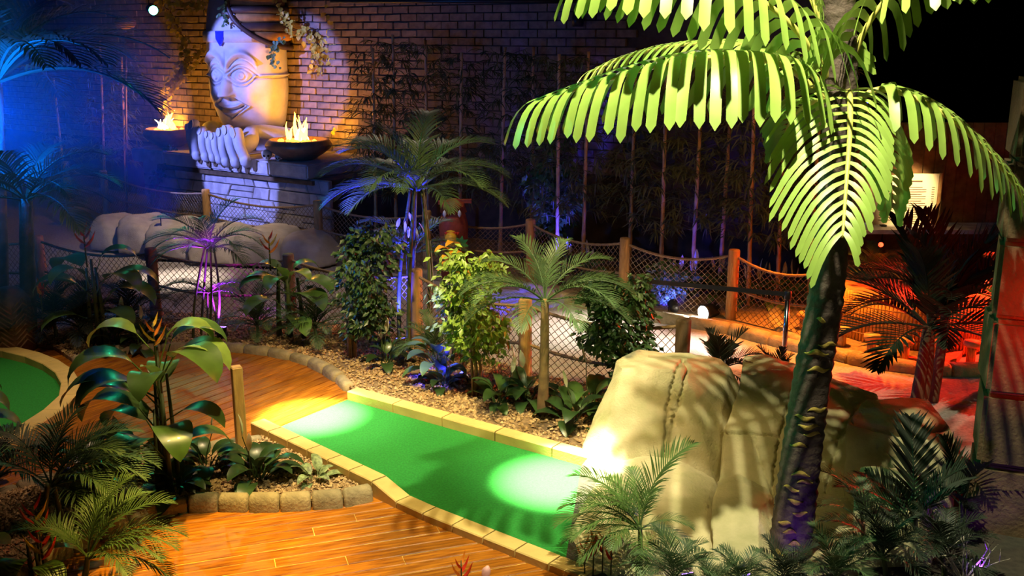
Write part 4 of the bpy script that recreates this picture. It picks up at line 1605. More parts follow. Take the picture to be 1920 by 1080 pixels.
# ------------------------------------------------------------------ broad leaved plants
def leaves(kind, m_):
    if kind == 'heli':
        return [blade_mesh('leaf', .32, .55, .145, R(72), R(150), m_, .16, 1), blade_mesh('leaf', .28, .55, .145, R(55), R(135), m_, .16, 2),
                blade_mesh('leaf', .25, .50, .13, R(35), R(105), m_, .16, 3), blade_mesh('leaf', .35, .5, .108, R(82), R(70), m_, .35, 4)]
    return [blade_mesh('leaf', .16, .26, .062, R(78), R(80), m_, .25, 1, 7), blade_mesh('leaf', .16, .27, .066, R(58), R(95), m_, .25, 2, 7),
            blade_mesh('leaf', .14, .27, .064, R(36), R(85), m_, .25, 3, 7), blade_mesh('leaf', .10, .25, .062, R(15), R(55), m_, .25, 4, 7)]


LV = {'heli': leaves('heli', M['broad']), 'helilt': leaves('heli', M['broadlt']), 'lily': leaves('lily', M['lily']), 'lilyb': leaves('lily', M['broad']), 'var': leaves('lily', M['varieg'])}
sp_mb = MB()
sp_mb.tube([(0, 0, 0), (.01, 0, .15), (.0, 0, .30)], [.004, .0035, .003], 5, False)
SPS = sp_mb.mesh('flower_stalk', M['stem'], True)
sp_mb = MB()
sp_mb.ribbon([(0, 0, .30), (.012, 0, .33), (.02, 0, .37), (.018, 0, .41), (.01, 0, .44)], (-1, 0, .2), [.005, .02, .022, .015, .001], .5)
SPT = sp_mb.mesh('spathe', M['spathe'], True)


def lily(label, base, s, n, flowers=2, seed=0, kind='lily', group=None, tiers=(0, 1, 2, 2, 3, 1)):
    r_ = random.Random(seed)
    root = thing('peace_lily' if kind != 'var' else 'variegated_plant', label, 'plant', tuple(base), group)
    for k in range(n):
        link('leaf', LV[kind][tiers[k % len(tiers)]], root, (r_.uniform(-.03, .03), r_.uniform(-.03, .03), 0), (r_.uniform(-.2, .2), 0, 2.4 * k + r_.uniform(-.3, .3)), s * r_.uniform(.85, 1.15))
    for k in range(flowers):
        rot = (r_.uniform(-.25, .25), r_.uniform(-.25, .25), r_.uniform(0, 6.28))
        sc_ = s * r_.uniform(1.0, 1.35)
        f = link('flower', SPS, root, (r_.uniform(-.06, .06), r_.uniform(-.05, .05), .02), rot, sc_)
        link('spathe', SPT, f)
    return root


for i, (x, y, s, n, fl, kind, lab) in enumerate([
        (482, 912, .95, 20, 2, 'lily', 'peace lily with dark glossy leaves in front of the square post'),
        (392, 885, .85, 16, 1, 'lily', 'peace lily between the tall heliconia and the square post'),
        (255, 905, .95, 18, 1, 'lily', 'dark peace lily left of the tall heliconia'),
        (330, 935, .8, 14, 0, 'lily', 'dark leafy clump at the foot of the tall heliconia'),
        (170, 915, .9, 14, 1, 'lily', 'dark peace lily beside the feathery foreground palm'),
        (590, 912, .55, 13, 0, 'var', 'small variegated plant with pale striped leaves beside the kerb'),
        (726, 690, .85, 15, 3, 'lily', 'peace lily with white flowers under the tall feathery palm'),
        (832, 735, .8, 15, 2, 'lily', 'peace lily with drooping leaves under the blue lit foliage'),
        (935, 765, .85, 16, 1, 'lilyb', 'peace lily between the ficus stems and the small palm'),
        (985, 762, .95, 16, 2, 'lily', 'peace lily with a white flower left of the small palm trunk'),
        (1075, 800, .95, 16, 1, 'lily', 'dark peace lily between small palm and first boulder'),
        (1105, 770, 1.0, 12, 1, 'lilyb', 'leafy peace lily touching the edge of the first boulder'),
        (265, 655, .95, 14, 2, 'lily', 'peace lily in front of the red fence post'),
        (220, 655, .9, 12, 1, 'lily', 'dark peace lily near the rim of the round green')]):
    lily(lab, P(x, y), s * 1.18, n, fl, 100 + i, kind)
# low peace lilies behind the far fence
for i, (x, y) in enumerate([(1262, 560), (1300, 560), (1340, 562), (1405, 575), (1440, 575), (1478, 580), (1060, 520), (1100, 530)]):
    p_ = P(x, y)
    lily('%s white flowered peace lily from the left behind the far fence' % ORD[i] if False else
         ['peace lily behind the far fence next to the blue lit bush', 'peace lily behind the far fence left of the white lamp', 'peace lily behind the far fence right of the white lamp',
          'peace lily behind the far fence just right of the yellow post', 'peace lily in the middle of the rightmost far fence panel', 'peace lily at the right end of the far fence',
          'peace lily behind the far fence near the blue lit shrub', 'peace lily behind the far fence left of the tilted post'][i], p_, 1.15, 10, 3, 140 + i, 'lilyb', tiers=(0, 1, 0, 2))

# shapes of the heliconia flower
def bract_mesh(m_, L):
    mb = MB()
    mb.ribbon([(0, 0, 0), (L * .3, 0, .01), (L * .65, 0, .05), (L, 0, .12)], (0, 0, 1), [.012, .024, .017, .001], .9)
    return mb.mesh('bract', m_, True)


BR = [bract_mesh(M['bractred'], .14), bract_mesh(M['bractor'], .14), bract_mesh(M['bractyl'], .15)]


def flower(root, loc, s, mats=(0, 1, 2), az=0.0, tilt=0.0):
    mb = MB()
    mb.tube([(0, 0, -.25), (0, 0, 0), (0, 0, .2)], [.008, .008, .005], 6)
    f = link('flower', mb.mesh('flower', M['stem'], True), root, loc, (tilt, 0, az), s)
    for k in range(5):
        link('bract', BR[mats[k % len(mats)]], f, (0, 0, -.02 + .045 * k), (0, -.35, math.pi * (k % 2) + .2 * k), 1.25 - .12 * k)
    return f


def heliconia(label, base, specs, stems, flowers=(), name='heliconia'):
    """specs = [(kind, variant, azimuth, height, scale)]"""
    root = thing(name, label, 'plant', tuple(base))
    for x, y, h, r_ in stems:
        mb = MB()
        mb.tube([(x, y, -.02), (x * .9, y * .9, h * .5), (x * .7, y * .7, h)], [r_ * 1.3, r_, r_ * .6], 8)
        link('stem', mb.mesh('stem', M['stem'], True), root)
    for kd, v_, az, h, s in specs:
        link('leaf', LV[kd][v_], root, (0, 0, h), (0, 0, R(az)), s)
    for loc, s, mats, az in flowers:
        flower(root, loc, s, mats, az)
    return root


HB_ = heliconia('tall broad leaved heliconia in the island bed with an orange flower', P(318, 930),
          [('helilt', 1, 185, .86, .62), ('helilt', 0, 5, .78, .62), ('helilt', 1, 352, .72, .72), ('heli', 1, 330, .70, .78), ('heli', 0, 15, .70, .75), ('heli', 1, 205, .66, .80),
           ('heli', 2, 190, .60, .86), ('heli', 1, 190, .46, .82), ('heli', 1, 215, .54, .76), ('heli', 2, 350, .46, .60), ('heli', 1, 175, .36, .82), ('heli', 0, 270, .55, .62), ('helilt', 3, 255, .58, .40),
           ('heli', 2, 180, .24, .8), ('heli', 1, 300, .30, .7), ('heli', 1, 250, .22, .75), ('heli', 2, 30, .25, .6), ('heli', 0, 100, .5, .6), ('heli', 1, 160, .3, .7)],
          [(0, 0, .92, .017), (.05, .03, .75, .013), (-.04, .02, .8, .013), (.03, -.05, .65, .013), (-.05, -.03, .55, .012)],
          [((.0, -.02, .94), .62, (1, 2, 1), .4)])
HB_.scale = (1.42, 1.42, 1.36)
HO_ = heliconia('heliconia with bright orange flowers in front of the far boulders', P(545, 640),
          [('heli', 1, 200, .5, .70), ('heli', 1, 340, .48, .75), ('heli', 2, 180, .62, .65), ('heli', 2, 10, .55, .7), ('heli', 0, 250, .5, .6), ('helilt', 3, 250, .52, .5), ('heli', 1, 225, .3, .72), ('heli', 1, 320, .35, .8), ('heli', 0, 20, .62, .55), ('helilt', 0, 330, .58, .5), ('heli', 0, 170, .6, .6), ('heli', 2, 300, .2, .7)],
          [(0, 0, .8, .02), (-.1, .02, .85, .02), (.12, 0, .7, .02)],
          [((-.13, -.02, .98), .8, (1, 0, 2), .3)])
HO_.scale = (1.4, 1.4, 1.12)
HD_ = heliconia('dark heliconia clump behind the round green', P(188, 655),
          [('heli', 1, 200, .55, .9), ('heli', 1, 340, .6, .9), ('heli', 2, 10, .7, .95), ('heli', 0, 20, .75, .8), ('heli', 2, 170, .6, .9), ('heli', 0, 230, .6, .8), ('heli', 1, 150, .7, .9), ('heli', 2, 215, .3, .8), ('heli', 2, 330, .35, .8), ('heli', 1, 355, .4, 1.0)],
          [(0, 0, 1.0, .02), (-.08, .02, .9, .02), (.06, 0, .85, .02), (.02, .06, .9, .02)],
          [((-.02, -.05, 1.15), .9, (0, 0, 0), .5), ((-.45, -.1, .62), .7, (0, 1, 0), 1.5)])
HD_.scale = (1.25, 1.25, 1.08)
heliconia('lit banana leaf and red heliconia flowers in the lower left corner', P(60, 1085),
          [('helilt', 2, 170, .16, .62), ('helilt', 2, 20, .12, .55), ('heli', 2, 320, .05, .7), ('heli', 1, 10, .1, .6), ('heli', 2, 230, .1, .6), ('heli', 1, 270, .05, .6)],
          [(0, 0, .3, .015), (.06, 0, .25, .015)],
          [((.09, -.04, .38), .9, (0, 0, 2), .1), ((.13, -.08, .2), .95, (0, 2, 0), .3)])
heliconia('leaf tips of a plant cut by the left edge above the round green', P(-62, 905),
          [('heli', 0, 10, .4, .8), ('heli', 1, 20, .3, .8), ('heli', 2, 0, .2, .7), ('heli', 0, 40, .55, .7), ('heli', 1, 340, .35, .7)], [(0, 0, .6, .02)])
heliconia('blue lit broad leaved plant beside the white path lamp', P(822, 725),
          [('lilyb', 0, 200, .2, 1.2), ('lilyb', 1, 180, .22, 1.2), ('lilyb', 1, 220, .18, 1.2), ('lilyb', 2, 250, .2, 1.1), ('lilyb', 1, 300, .2, 1.1), ('lilyb', 2, 160, .2, 1.1), ('lilyb', 0, 270, .2, 1.1), ('lilyb', 2, 200, .1, 1.1), ('lilyb', 2, 330, .15, 1.0)],
          [(0, 0, .25, .012)], name='leafy_plant')
# flower at the bottom edge
fb = P(900, 1105)
root = thing('heliconia', 'red flower with a pale pink bud at the bottom edge of the deck', 'flower', tuple(fb))
flower(root, (-.12, -.05, .10), .7, (0, 1, 0), .2)
mb = MB()
mb.tube([(.03, -.03, 0), (.035, -.03, .10), (.045, -.03, .16), (.055, -.03, .19)], [.008, .026, .030, .008], 9)
link('bud', mb.mesh('bud', M['pink'], True), root)
# orange blossoms between the front palms
root = thing('heliconia', 'orange red blossoms under the bright parlour palm', 'flower', tuple(P(1115, 1090)))
for k in range(4):
    flower(root, (-.07 + .06 * k, .02 * (k % 2), .16 + .03 * (k % 3)), .62, (0, 1, 1), k * 1.3)


# ------------------------------------------------------------------ ficus trees
def tree(name, label, base, stems, blobs, n, ls, m_, seed, elong=1.7):
    """blobs = [(px, py, rx_px, ry_px)] at the base's depth; leaves scattered inside"""
    r_ = random.Random(seed)
    root = thing(name, label, 'tree', tuple(base))
    Yb = base.y
    dep = (base - V((0, 0, CH))).dot(FWD)
    for dx_, h, rr_ in stems:
        mb = MB()
        t_ = Q(blobs[0][0], blobs[0][1], Yb) - base
        mb.tube([(dx_, 0, -.02), (dx_ * 1.3, .02, h * .5), (dx_ * .6 + t_.x * .6, 0, h)], [rr_ * 1.2, rr_, rr_ * .7], 8)
        link('trunk', mb.mesh('trunk', M['woody'], True), root)
    mb = MB()
    tot = sum(b[2] * b[3] for b in blobs)
    for bx, by, rx, ry in blobs:
        c = Q(bx, by, Yb) - base
        ax, az_ = rx / F * dep, ry / F * dep
        cl = []
        for k in range(26):
            v_ = V((r_.gauss(0, 1), r_.gauss(0, 1), r_.gauss(0, 1))).normalized() * (r_.random() ** .4)
            cl.append(v_)
        for k in range(int(n * rx * ry / tot)):
            v_ = r_.choice(cl) + V((r_.gauss(0, .2), r_.gauss(0, .2), r_.gauss(0, .2)))
            p_ = c + V((v_.x * ax, v_.y * ax * .8, v_.z * az_))
            d = (V((v_.x, v_.y, 0)) * .8 + V((r_.gauss(0, .6), r_.gauss(0, .6), -.55 + r_.gauss(0, .4)))).normalized()
            nn = V((r_.gauss(0, .5), -.6 + r_.gauss(0, .5), .8)).normalized()
            L_ = ls * r_.uniform(.7, 1.2)
            mb.ribbon([p_, p_ + d * L_ * .5, p_ + d * L_ + V((0, 0, -.1 * L_))], nn, [L_ * .06, L_ * .30, L_ * .02], .2)
    stuff(link('foliage', mb.mesh('foliage', m_, False), root))
    return root


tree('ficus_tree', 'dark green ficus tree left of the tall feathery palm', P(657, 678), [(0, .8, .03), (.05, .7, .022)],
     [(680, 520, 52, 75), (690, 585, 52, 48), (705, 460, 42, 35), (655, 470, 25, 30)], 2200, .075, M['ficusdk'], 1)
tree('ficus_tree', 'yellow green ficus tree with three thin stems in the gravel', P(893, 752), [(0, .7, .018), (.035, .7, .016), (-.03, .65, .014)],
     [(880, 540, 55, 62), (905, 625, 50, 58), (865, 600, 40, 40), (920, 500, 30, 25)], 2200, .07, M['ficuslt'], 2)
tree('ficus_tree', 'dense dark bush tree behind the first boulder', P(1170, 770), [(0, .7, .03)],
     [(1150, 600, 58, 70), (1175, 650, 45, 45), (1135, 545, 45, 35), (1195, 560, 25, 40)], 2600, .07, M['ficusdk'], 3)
tree('ivy_bush', 'blue lit bush behind the far fence next to the white lamp', P(1243, 572), [(0, .4, .02)],
     [(1243, 530, 34, 42)], 500, .09, M['ficus'], 4)
tree('shrub', 'blue lit tall shrub against the dark wall', P(1040, 505), [(0, 1.2, .03)],
     [(1040, 340, 40, 80), (1040, 410, 30, 50), (1010, 350, 25, 30)], 700, .13, M['ficus'], 5)
# croton with yellow and orange leaves over the yellow green ficus
cr = thing('croton', 'croton with yellow and orange leaves above the yellow green ficus', 'plant', tuple(P(868, 700)))
mb = MB()
ct = Q(856, 470, cr.location.y) - cr.location
mb.tube([(0, 0, -.02), (.02, 0, ct.z * .5), (ct.x, 0, ct.z - .1)], [.016, .013, .008], 7)
link('stem', mb.mesh('stem', M['woody'], True), cr)
CRL = [blade_mesh('leaf', .03, .17, .045, R(e_), R(95), M['croton'], .2, 3, 6, .004, .25) for e_ in (60, 25, -10)]
CRG = blade_mesh('leaf', .03, .17, .055, R(30), R(90), M['broadlt'], .2, 3, 6, .004, .25)
for k in range(26):
    z_ = ct.z - .62 * (k / 26) + .02
    link('leaf', CRG if k in (2, 5) else CRL[k % 3], cr, (ct.x * z_ / ct.z + rp.uniform(-.05, .07), rp.uniform(-.06, .04), z_), (0, 0, rp.uniform(3.3, 6.2)), rp.uniform(.7, 1.25) * (1.2 if k < 8 else .8))
# white blossom on the palm
wb = thing('white_blossom', 'hanging white blossom on the blue lit palm', 'flower', tuple(P(766, 645)))
bt = Q(760, 418, wb.location.y) - wb.location
mb = MB()
mb.tube([(0, 0, 0), (bt.x, .03, bt.z * .6), (bt.x, 0, bt.z)], .005, 5)
link('stem', mb.mesh('stem', M['stem'], True), wb)
for k in range(9):
    o = link('petal', SPT, wb, (bt.x + .012 * k, -.03, bt.z - .02 * k + .40), (R(170) + rp.uniform(-.3, .3), rp.uniform(-.4, .4), k * 1.1), 1.0)
    o.location = (bt.x + .008 * k, -.04, bt.z + .42 - .022 * k)


# ------------------------------------------------------------------ bamboo along the wall
def bamboo_foliage(seed, n=95, z0=.9, z1=3.2):
    r_ = random.Random(seed)
    mb = MB()
    for k in range(n):
        z_ = r_.uniform(z0, z1)
        a_ = r_.uniform(0, 6.28)
        d0 = V((math.cos(a_), math.sin(a_), .25))
        L_ = r_.uniform(.18, .5)
        tip = V((0, 0, z_)) + d0 * L_
        mb.tube([(0, 0, z_), tip], [.004, .002], 3, False)
        for j in range(7):
            b = V((0, 0, z_)).lerp(tip, r_.uniform(.5, 1))
            d = (d0 * .6 + V((r_.gauss(0, .5), r_.gauss(0, .5), -.45 + r_.gauss(0, .25)))).normalized()
            l_ = r_.uniform(.14, .24)
            mb.ribbon([b, b + d * l_ * .5, b + d * l_ + V((0, 0, -.04))], (0, -.4, 1), [.003, .011, .001], .2)
    return mb.mesh('foliage', M['bleaf'], False)


BF = [bamboo_foliage(s) for s in range(4)]
bam = [(103, 170, 126, 330), (190, 100, 198, 330), (230, 130, 238, 345), (737, 95, 744, 400), (798, 105, 804, 420), (866, 130, 861, 440), (947, 120, 937, 455), (1048, 135, 1044, 470), (1103, 130, 1092, 480), (1192, 150, 1179, 490), (1318, 150, 1296, 515), (1374, 150, 1348, 520), (1474, 150, 1456, 530), (700, 120, 706, 400), (1000, 120, 996, 460), (1250, 140, 1238, 500), (1415, 150, 1402, 525), (1540, 160, 1515, 540)]
fence_line0, fence_dir = bf[4], UX
bam_s = sorted(bam)
for i, (xt, yt, xb, yb) in enumerate(bam_s):
    # foot on a line behind the far fence
    off = 1.15 + .25 * ((i * 7) % 3 - 1)
    lo, hi = -16, 14
    for _ in range(40):
        m_ = (lo + hi) / 2
        if proj(bf[4] + UX * m_ + VX * off)[0] < xb:
            lo = m_
        else:
            hi = m_
    b = bf[4] + UX * lo + VX * off
    top = Q(xt, yt, b.y)
    t = thing('bamboo_cane', 'bamboo cane along the back wall, %s of eighteen counted from the left' % ORD[i], 'bamboo', (b.x, b.y, 0), 'bamboo along the back wall')
    h = top.z + .25
    mb = MB()
    pts = [V((0, 0, 0)).lerp(V((top.x - b.x, 0, h)), k / 40) for k in range(41)]
    mb.tube(pts, [(.030 - .010 * k / 40) * (1.22 if k % 4 == 0 else 1) for k in range(41)], 8)
    link('culm', mb.mesh('culm', M['cane'], True), t)
    stuff(link('foliage', BF[i % 4], t, (0, 0, 0), (0, math.atan2(top.x - b.x, h), 1.3 * i * 0), (1, 1, h / 3.3)))

# ------------------------------------------------------------------ vines
def vine(label, paths, Y, n, m_, ls=.055, r0=.018, name='ivy_vine', seed=0, spread=.07):
    r_ = random.Random(seed)
    first = Q(paths[0][0][0], paths[0][0][1], Y)
    root = thing(name, label, 'vine', tuple(first))
    mb = MB()
    lv = MB()
    tot = 0
    curves = []
    for pth in paths:
        c = resample(smooth_path([Q(x, y, Y + (q[0] if (q := tuple(rest)) else 0)) for x, y, *rest in pth], 8), .05)
        for p in c[1:-1]:
            p += V((r_.uniform(-.02, .02), r_.uniform(-.03, .03), r_.uniform(-.01, .01)))
        curves.append(c)
        tot += len(c)
        mb.tube(c, [r0 * (1 - .6 * i / len(c)) for i in range(len(c))], 6)
    link('stem', mb.mesh('stem', M['woody'], True, first), root)
    for c in curves:
        for k in range(int(n * len(c) / tot)):
            p = r_.choice(c) + V((r_.gauss(0, spread), r_.gauss(0, spread * .5) - .05, r_.gauss(0, spread * .8)))
            d = V((r_.gauss(0, .6), -.4 + r_.gauss(0, .3), -.8)).normalized()
            L_ = ls * r_.uniform(.7, 1.35)
            lv.ribbon([p, p + d * L_ * .35, p + d * L_ * .7, p + d * L_], (r_.gauss(0, .4), -1, .5), [L_ * .2, L_ * .42, L_ * .3, L_ * .02], .2)
    stuff(link('leaves', lv.mesh('leaves', m_, False, first), root))
    return root


YV = 20.2
vine('leafy vine arching over the wall left of the carved head', [[(300, 0), (322, 28), (340, 62), (350, 100), (338, 130), (322, 165), (315, 205)], [(396, 78), (372, 100), (345, 130), (328, 155)], [(300, 2), (350, 8), (400, 4)]], YV + .1, 300, M['ivy'], .085, seed=1)
vine('leafy vine arching over the wall right of the carved head', [[(520, 5), (545, 50), (575, 62), (605, 85), (632, 115), (652, 145), (656, 185), (645, 228), (638, 250)], [(680, 8), (662, 40), (655, 80), (660, 115), (654, 150)], [(615, 15), (628, 45), (622, 80)], [(588, 75), (595, 110), (592, 130)]], YV - .5, 420, M['ivy'], .085, seed=2)
vine('short ivy strand hanging from the headdress rim', [[(535, 70), (520, 82), (513, 100), (520, 122)]], HC.y - .78, 40, M['ivygreen'], .07, .008, seed=3, spread=.035)
vine('small ivy tuft on the front of the headdress', [[(424, 5), (420, 22), (424, 44)]], HC.y - .80, 34, M['ivygreen'], .065, .008, seed=4, spread=.035)
vine('ivy creeping down the left corner of the pedestal', [[(325, 272), (312, 292), (303, 315), (295, 340), (286, 372)]], W(aL + .4, -.25, .8).y, 90, M['ivygreen'], .07, .01, seed=5, spread=.05)

# ------------------------------------------------------------------ deck post
pp = P(454, 846)
dp = thing('square_post', 'short square timber post beside the island bed', 'post', tuple(pp))
mb = MB()
hp = Q(441, 688, pp.y).z
mb.box((0, 0, hp / 2), (.088, .088, hp), Matrix.Rotation(R(28), 3, 'Z'))
bm = bmesh.new()
me = mb.mesh('shaft', M['post'], False)
bm.from_mesh(me)
bmesh.ops.bevel(bm, geom=bm.edges[:], offset=.005, segments=1, affect='EDGES')
bm.to_mesh(me)
bm.free()
link('shaft', me, dp)
mb = MB()
mb.box((0, 0, hp + .002), (.078, .078, .006), Matrix.Rotation(R(28), 3, 'Z'))
link('top_cap', mb.mesh('top_cap', M['cane'], False), dp)

# ------------------------------------------------------------------ belt barrier


def stanchion(px, py, label):
    b = P(px, py, .95)
    b.z = 0
    t = thing('barrier_post', label, 'barrier post', tuple(b))
    mb = MB()
    mb.lathe([(.16, 0), (.16, .012), (.05, .03), (.027, .04)], (0, 0, 0), 24)
    link('base', mb.mesh('base', M['black'], True), t)
    mb = MB()
    mb.lathe([(.026, .03), (.026, .86)], (0, 0, 0), 16)
    link('pole', mb.mesh('pole', M['steel'], True), t)
    mb = MB()
    mb.lathe([(.033, .86), (.036, .87), (.036, .945), (.03, .955), (.01, .957)], (0, 0, 0), 16)
    link('head', mb.mesh('head', M['black'], True), t)
    return b


s1 = stanchion(1478, 546, 'chrome belt barrier post behind the tall boulder')
s2 = stanchion(1216, 522, 'belt barrier post hidden behind the dense bush')
mb = MB()
dv = (s2 - s1)
mb.box((s1 + s2) / 2 + V((0, 0, .915)), (dv.length - .07, .004, .05), Matrix.Rotation(math.atan2(dv.y, dv.x), 3, 'Z'))
o = mk('barrier_belt', mb, M['belt'], None, False, (s1 + s2) / 2 + V((0, 0, .915)))
tag(o, 'black retractable belt stretched between the barrier posts', 'belt')

# ------------------------------------------------------------------ totem and carved stump
tb = P(852, 522)
tt = thing('painted_totem', 'red painted totem with yellow beak behind the far fence', 'totem', tuple(tb))
th_ = Q(852, 372, tb.y).z
mb = MB()
mb.lathe([(.20, 0), (.21, .3), (.18, .45), (.20, .5), (.22, .8), (.19, .95), (.17, 1.0), (.19, 1.05), (.2, th_ - .2), (.16, th_ - .05), (.05, th_)], (0, 0, 0), 20)
link('body', mb.mesh('body', M['totem'], True), tt)
mb = MB()
mb.tube([(-.03, -.17, th_ - .52), (-.03, -.30, th_ - .58), (-.02, -.34, th_ - .72), (-.02, -.3, th_ - .82)], [.10, .085, .05, .01], 12)
link('beak', mb.mesh('beak', M['yellow'], True), tt)
mb = MB()
for k in range(6):
    mb.lathe([(.025, 0), (.002, -.06)], (-.1 + k * .035, -.24, th_ - .46), 6)
link('red_fringe', mb.mesh('red_fringe', M['bractred'], True), tt)
for x in (-.12, .1):
    mb = MB()
    mb.lathe([(.002, -.05), (.02, -.03), (.028, 0), (.02, .035), (.002, .055)], (x, -.185, th_ - .20), 12)
    link('eye', mb.mesh('eye', M['white'], True), tt)
mb = MB()
mb.box((.14, 0, th_ - .04), (.26, .1, .05))
mb.box((-.12, 0, th_ - .06), (.2, .1, .05))
link('crest', mb.mesh('crest', M['totem'], False), tt)
mb = MB()
for k in range(5):
    a_ = R(-20 + 50 * k)
    mb.ribbon([(.12, -.27, th_ - .62), (.12 + .06 * math.cos(a_), -.29, th_ - .62 + .06 * math.sin(a_)), (.12 + .12 * math.cos(a_), -.28, th_ - .62 + .12 * math.sin(a_))], (0, -1, 0), [.02, .03, .002], .1)
link('green_leaf', mb.mesh('green_leaf', M['greenpaint'], True), tt)

sb = P(28, 655)
ss = thing('carved_stump', 'domed stump carved with chevron grooves at the left edge', 'stump', tuple(sb))
mb = MB()
mb.lathe([(.25, 0), (.255, .2), (.25, .45), (.225, .6), (.17, .70), (.09, .745), (.01, .755)], (0, 0, 0), 28)
link('body', mb.mesh('body', M['chev'], True), ss)
for k in range(9):
    z_ = .06 + k * .062
    for a0 in (-150, -90, -30):
        mb = MB()
        pts = []
        for j in range(9):
            a_ = R(a0 + (j - 4) * 7)
            rr_ = .258 if z_ < .45 else .258 - (z_ - .45) * .17
            pts.append((rr_ * math.cos(a_), rr_ * math.sin(a_), z_ + .10 - abs(j - 4) * .028))
        mb.tube(pts, .011, 5)
        link('chevron', mb.mesh('chevron', M['chev'], True), ss)


# ------------------------------------------------------------------ lamps
def flood(px, py, aim, label, lens, watts, col, deg, size=.055, z=0.0, pos=None, stake=True, blend=.5):
    b = pos if pos is not None else P(px, py, z)
    t = thing('flood_lamp', label, 'lamp', tuple(b))
    h = .12 if stake else 0
    c = V((0, 0, h))
    d = (V(aim) - (b + c)).normalized()
    mb = MB()
    if stake:
        mb.box((0, 0, .006), (.10, .06, .012))
        mb.tube([(-.06, 0, .01), (-.065, 0, h)], .006, 5)
        mb.tube([(.06, 0, .01), (.065, 0, h)], .006, 5)
    else:
        mb.tube([c - d * size * 2, c - d * size * 2 + V((0, 0, .25))], .01, 6)
        mb.box(c - d * size * 2 + V((0, 0, .25)), (.08, .08, .02))
    link('bracket', mb.mesh('bracket', M['black'], False), t)
    mb = MB()
    mb.tube([c - d * size * 1.6, c - d * size * 1.2, c + d * size * .6, c + d * size * 1.0], [size * .6, size, size, size * 1.15], 14)
    link('housing', mb.mesh('housing', M['black'], True), t)
    mb = MB()
    mb.tube([c + d * size * .98, c + d * size * 1.12], [size * .95, size * .9], 14)
    link('lens', mb.mesh('lens', lens, True), t)
    if watts:
        spot('flood_light', b + c + d * size * 1.6, b + c + d * 3, watts, col, deg, blend, size * .6)
    return t


flood(418, 640, Q(400, 470, P(418, 640).y + .1) + V((0, .0, 0)), 'small purple flood lamp on the gravel beside the slim palm', M['lens_p'], 520, (.34, .02, 1), 66)
flood(752, 662, Q(730, 400, P(752, 662).y + .35), 'blue flood lamp hidden under the tall feathery palm', M['lens_b'], 1500, BLUE, 42)
flood(870, 725, Q(815, 640, P(822, 725).y), 'blue flood lamp behind the peace lilies', M['lens_b'], 90, BLUE, 80, .04)
p_ = P(1328, 600)
flood(1328, 600, P(1140, 640), 'bright white flood lamp shining through the far fence', M['lens_w'], 190, (1, .95, .88), 120, .095)
flood(1262, 590, Q(1243, 520, P(1243, 572).y + .2), 'round black lamp lighting the bush blue', M['lens_b'], 200, BLUE, 95, .06)
flood(1052, 540, Q(1040, 350, P(1040, 505).y), 'blue flood lamp below the tall shrub at the wall', M['lens_b'], 480, BLUE, 46)
flood(0, 0, Q(303, 520, 15), 'small bright lamp on the smooth grey boulder', M['lens_w'], 18, (1, .9, .75), 120, .035, pos=Q(303, 437, P(310, 487).y + .22), stake=False)
flood(0, 0, Q(1300, 560, 6.5), 'green stage lamp hanging at the upper left', M['lens_g'], 160, (.02, 1, .45), 60, .075, pos=Q(285, 18, 16.5), stake=False)
flood(1290, 1118, Q(1255, 930, P(1270, 1105).y + .2), 'violet flood lamp hidden among the front palms', M['lens_p'], 14, (.25, .02, 1), 75, .04)
flood(1400, 1122, Q(1365, 1010, P(1385, 1110).y), 'violet flood lamp below the middle boulder', M['lens_p'], 10, (.12, .02, 1), 85, .04)
flood(1500, 1122, Q(1490, 950, P(1478, 1052).y), 'violet flood lamp at the foot of the palm trunk', M['lens_p'], 2.5, (.25, .02, 1), 80, .04)
flood(1835, 1110, Q(1830, 1000, 6.3), 'violet flood lamp lighting the bare twigs', M['lens_p'], 12, (.22, .02, 1), 85, .04)
flood(1870, 735, Q(1865, 560, P(1900, 700).y), 'green flood lamp below the palm at the red pillar', M['lens_g'], 30, (.01, 1, .12), 70, .05)
flood(0, 0, P(1600, 640), 'small red lamp glowing behind the front frond', M['lens_r'], 0, RED, 60, .04, pos=Q(1652, 457, 14.68), stake=False)
flood(0, 0, P(1650, 640), 'tiny blue lamp right of the palm crown', M['lens_b'], 0, BLUE, 60, .035, pos=Q(1630, 186, 12.5), stake=False)
flood(0, 0, P(1680, 560), 'small white lamp above the menu board', M['lens_w'], 0, WHITE, 60, .04, pos=Q(1648, 338, 14.93), stake=False)
# truss and hanging lamp at the top edge
mb = MB()
ta, tb2 = Q(620, 2, 17.2), Q(1180, 2, 16.4)
mb.tube([ta, tb2], .035, 8)
mb.tube([ta + V((0, 0, .3)), tb2 + V((0, 0, .3))], .035, 8)
for k in range(14):
    a_ = ta.lerp(tb2, k / 13)
    mb.tube([a_, a_ + V((0, 0, .3))], .015, 5)
o = mk('lighting_truss', mb, M['black'], None, True, tuple((ta + tb2) / 2))
tag(o, 'dark lighting truss running along the top edge', 'truss')
hl = thing('hanging_lamp', 'dark stage lamp hanging from the truss near the top edge', 'lamp', tuple(Q(1083, 50, 16.5)))
mb = MB()
mb.tube([(0, 0, 0), (0, 0, .1), (0, 0, .3)], [.09, .1, .06], 14)
link('housing', mb.mesh('housing', M['black'], True), hl)
mb = MB()
mb.tube([(0, 0, .3), (0, 0, .45)], .02, 8)
link('clamp', mb.mesh('clamp', M['steel'], True), hl)
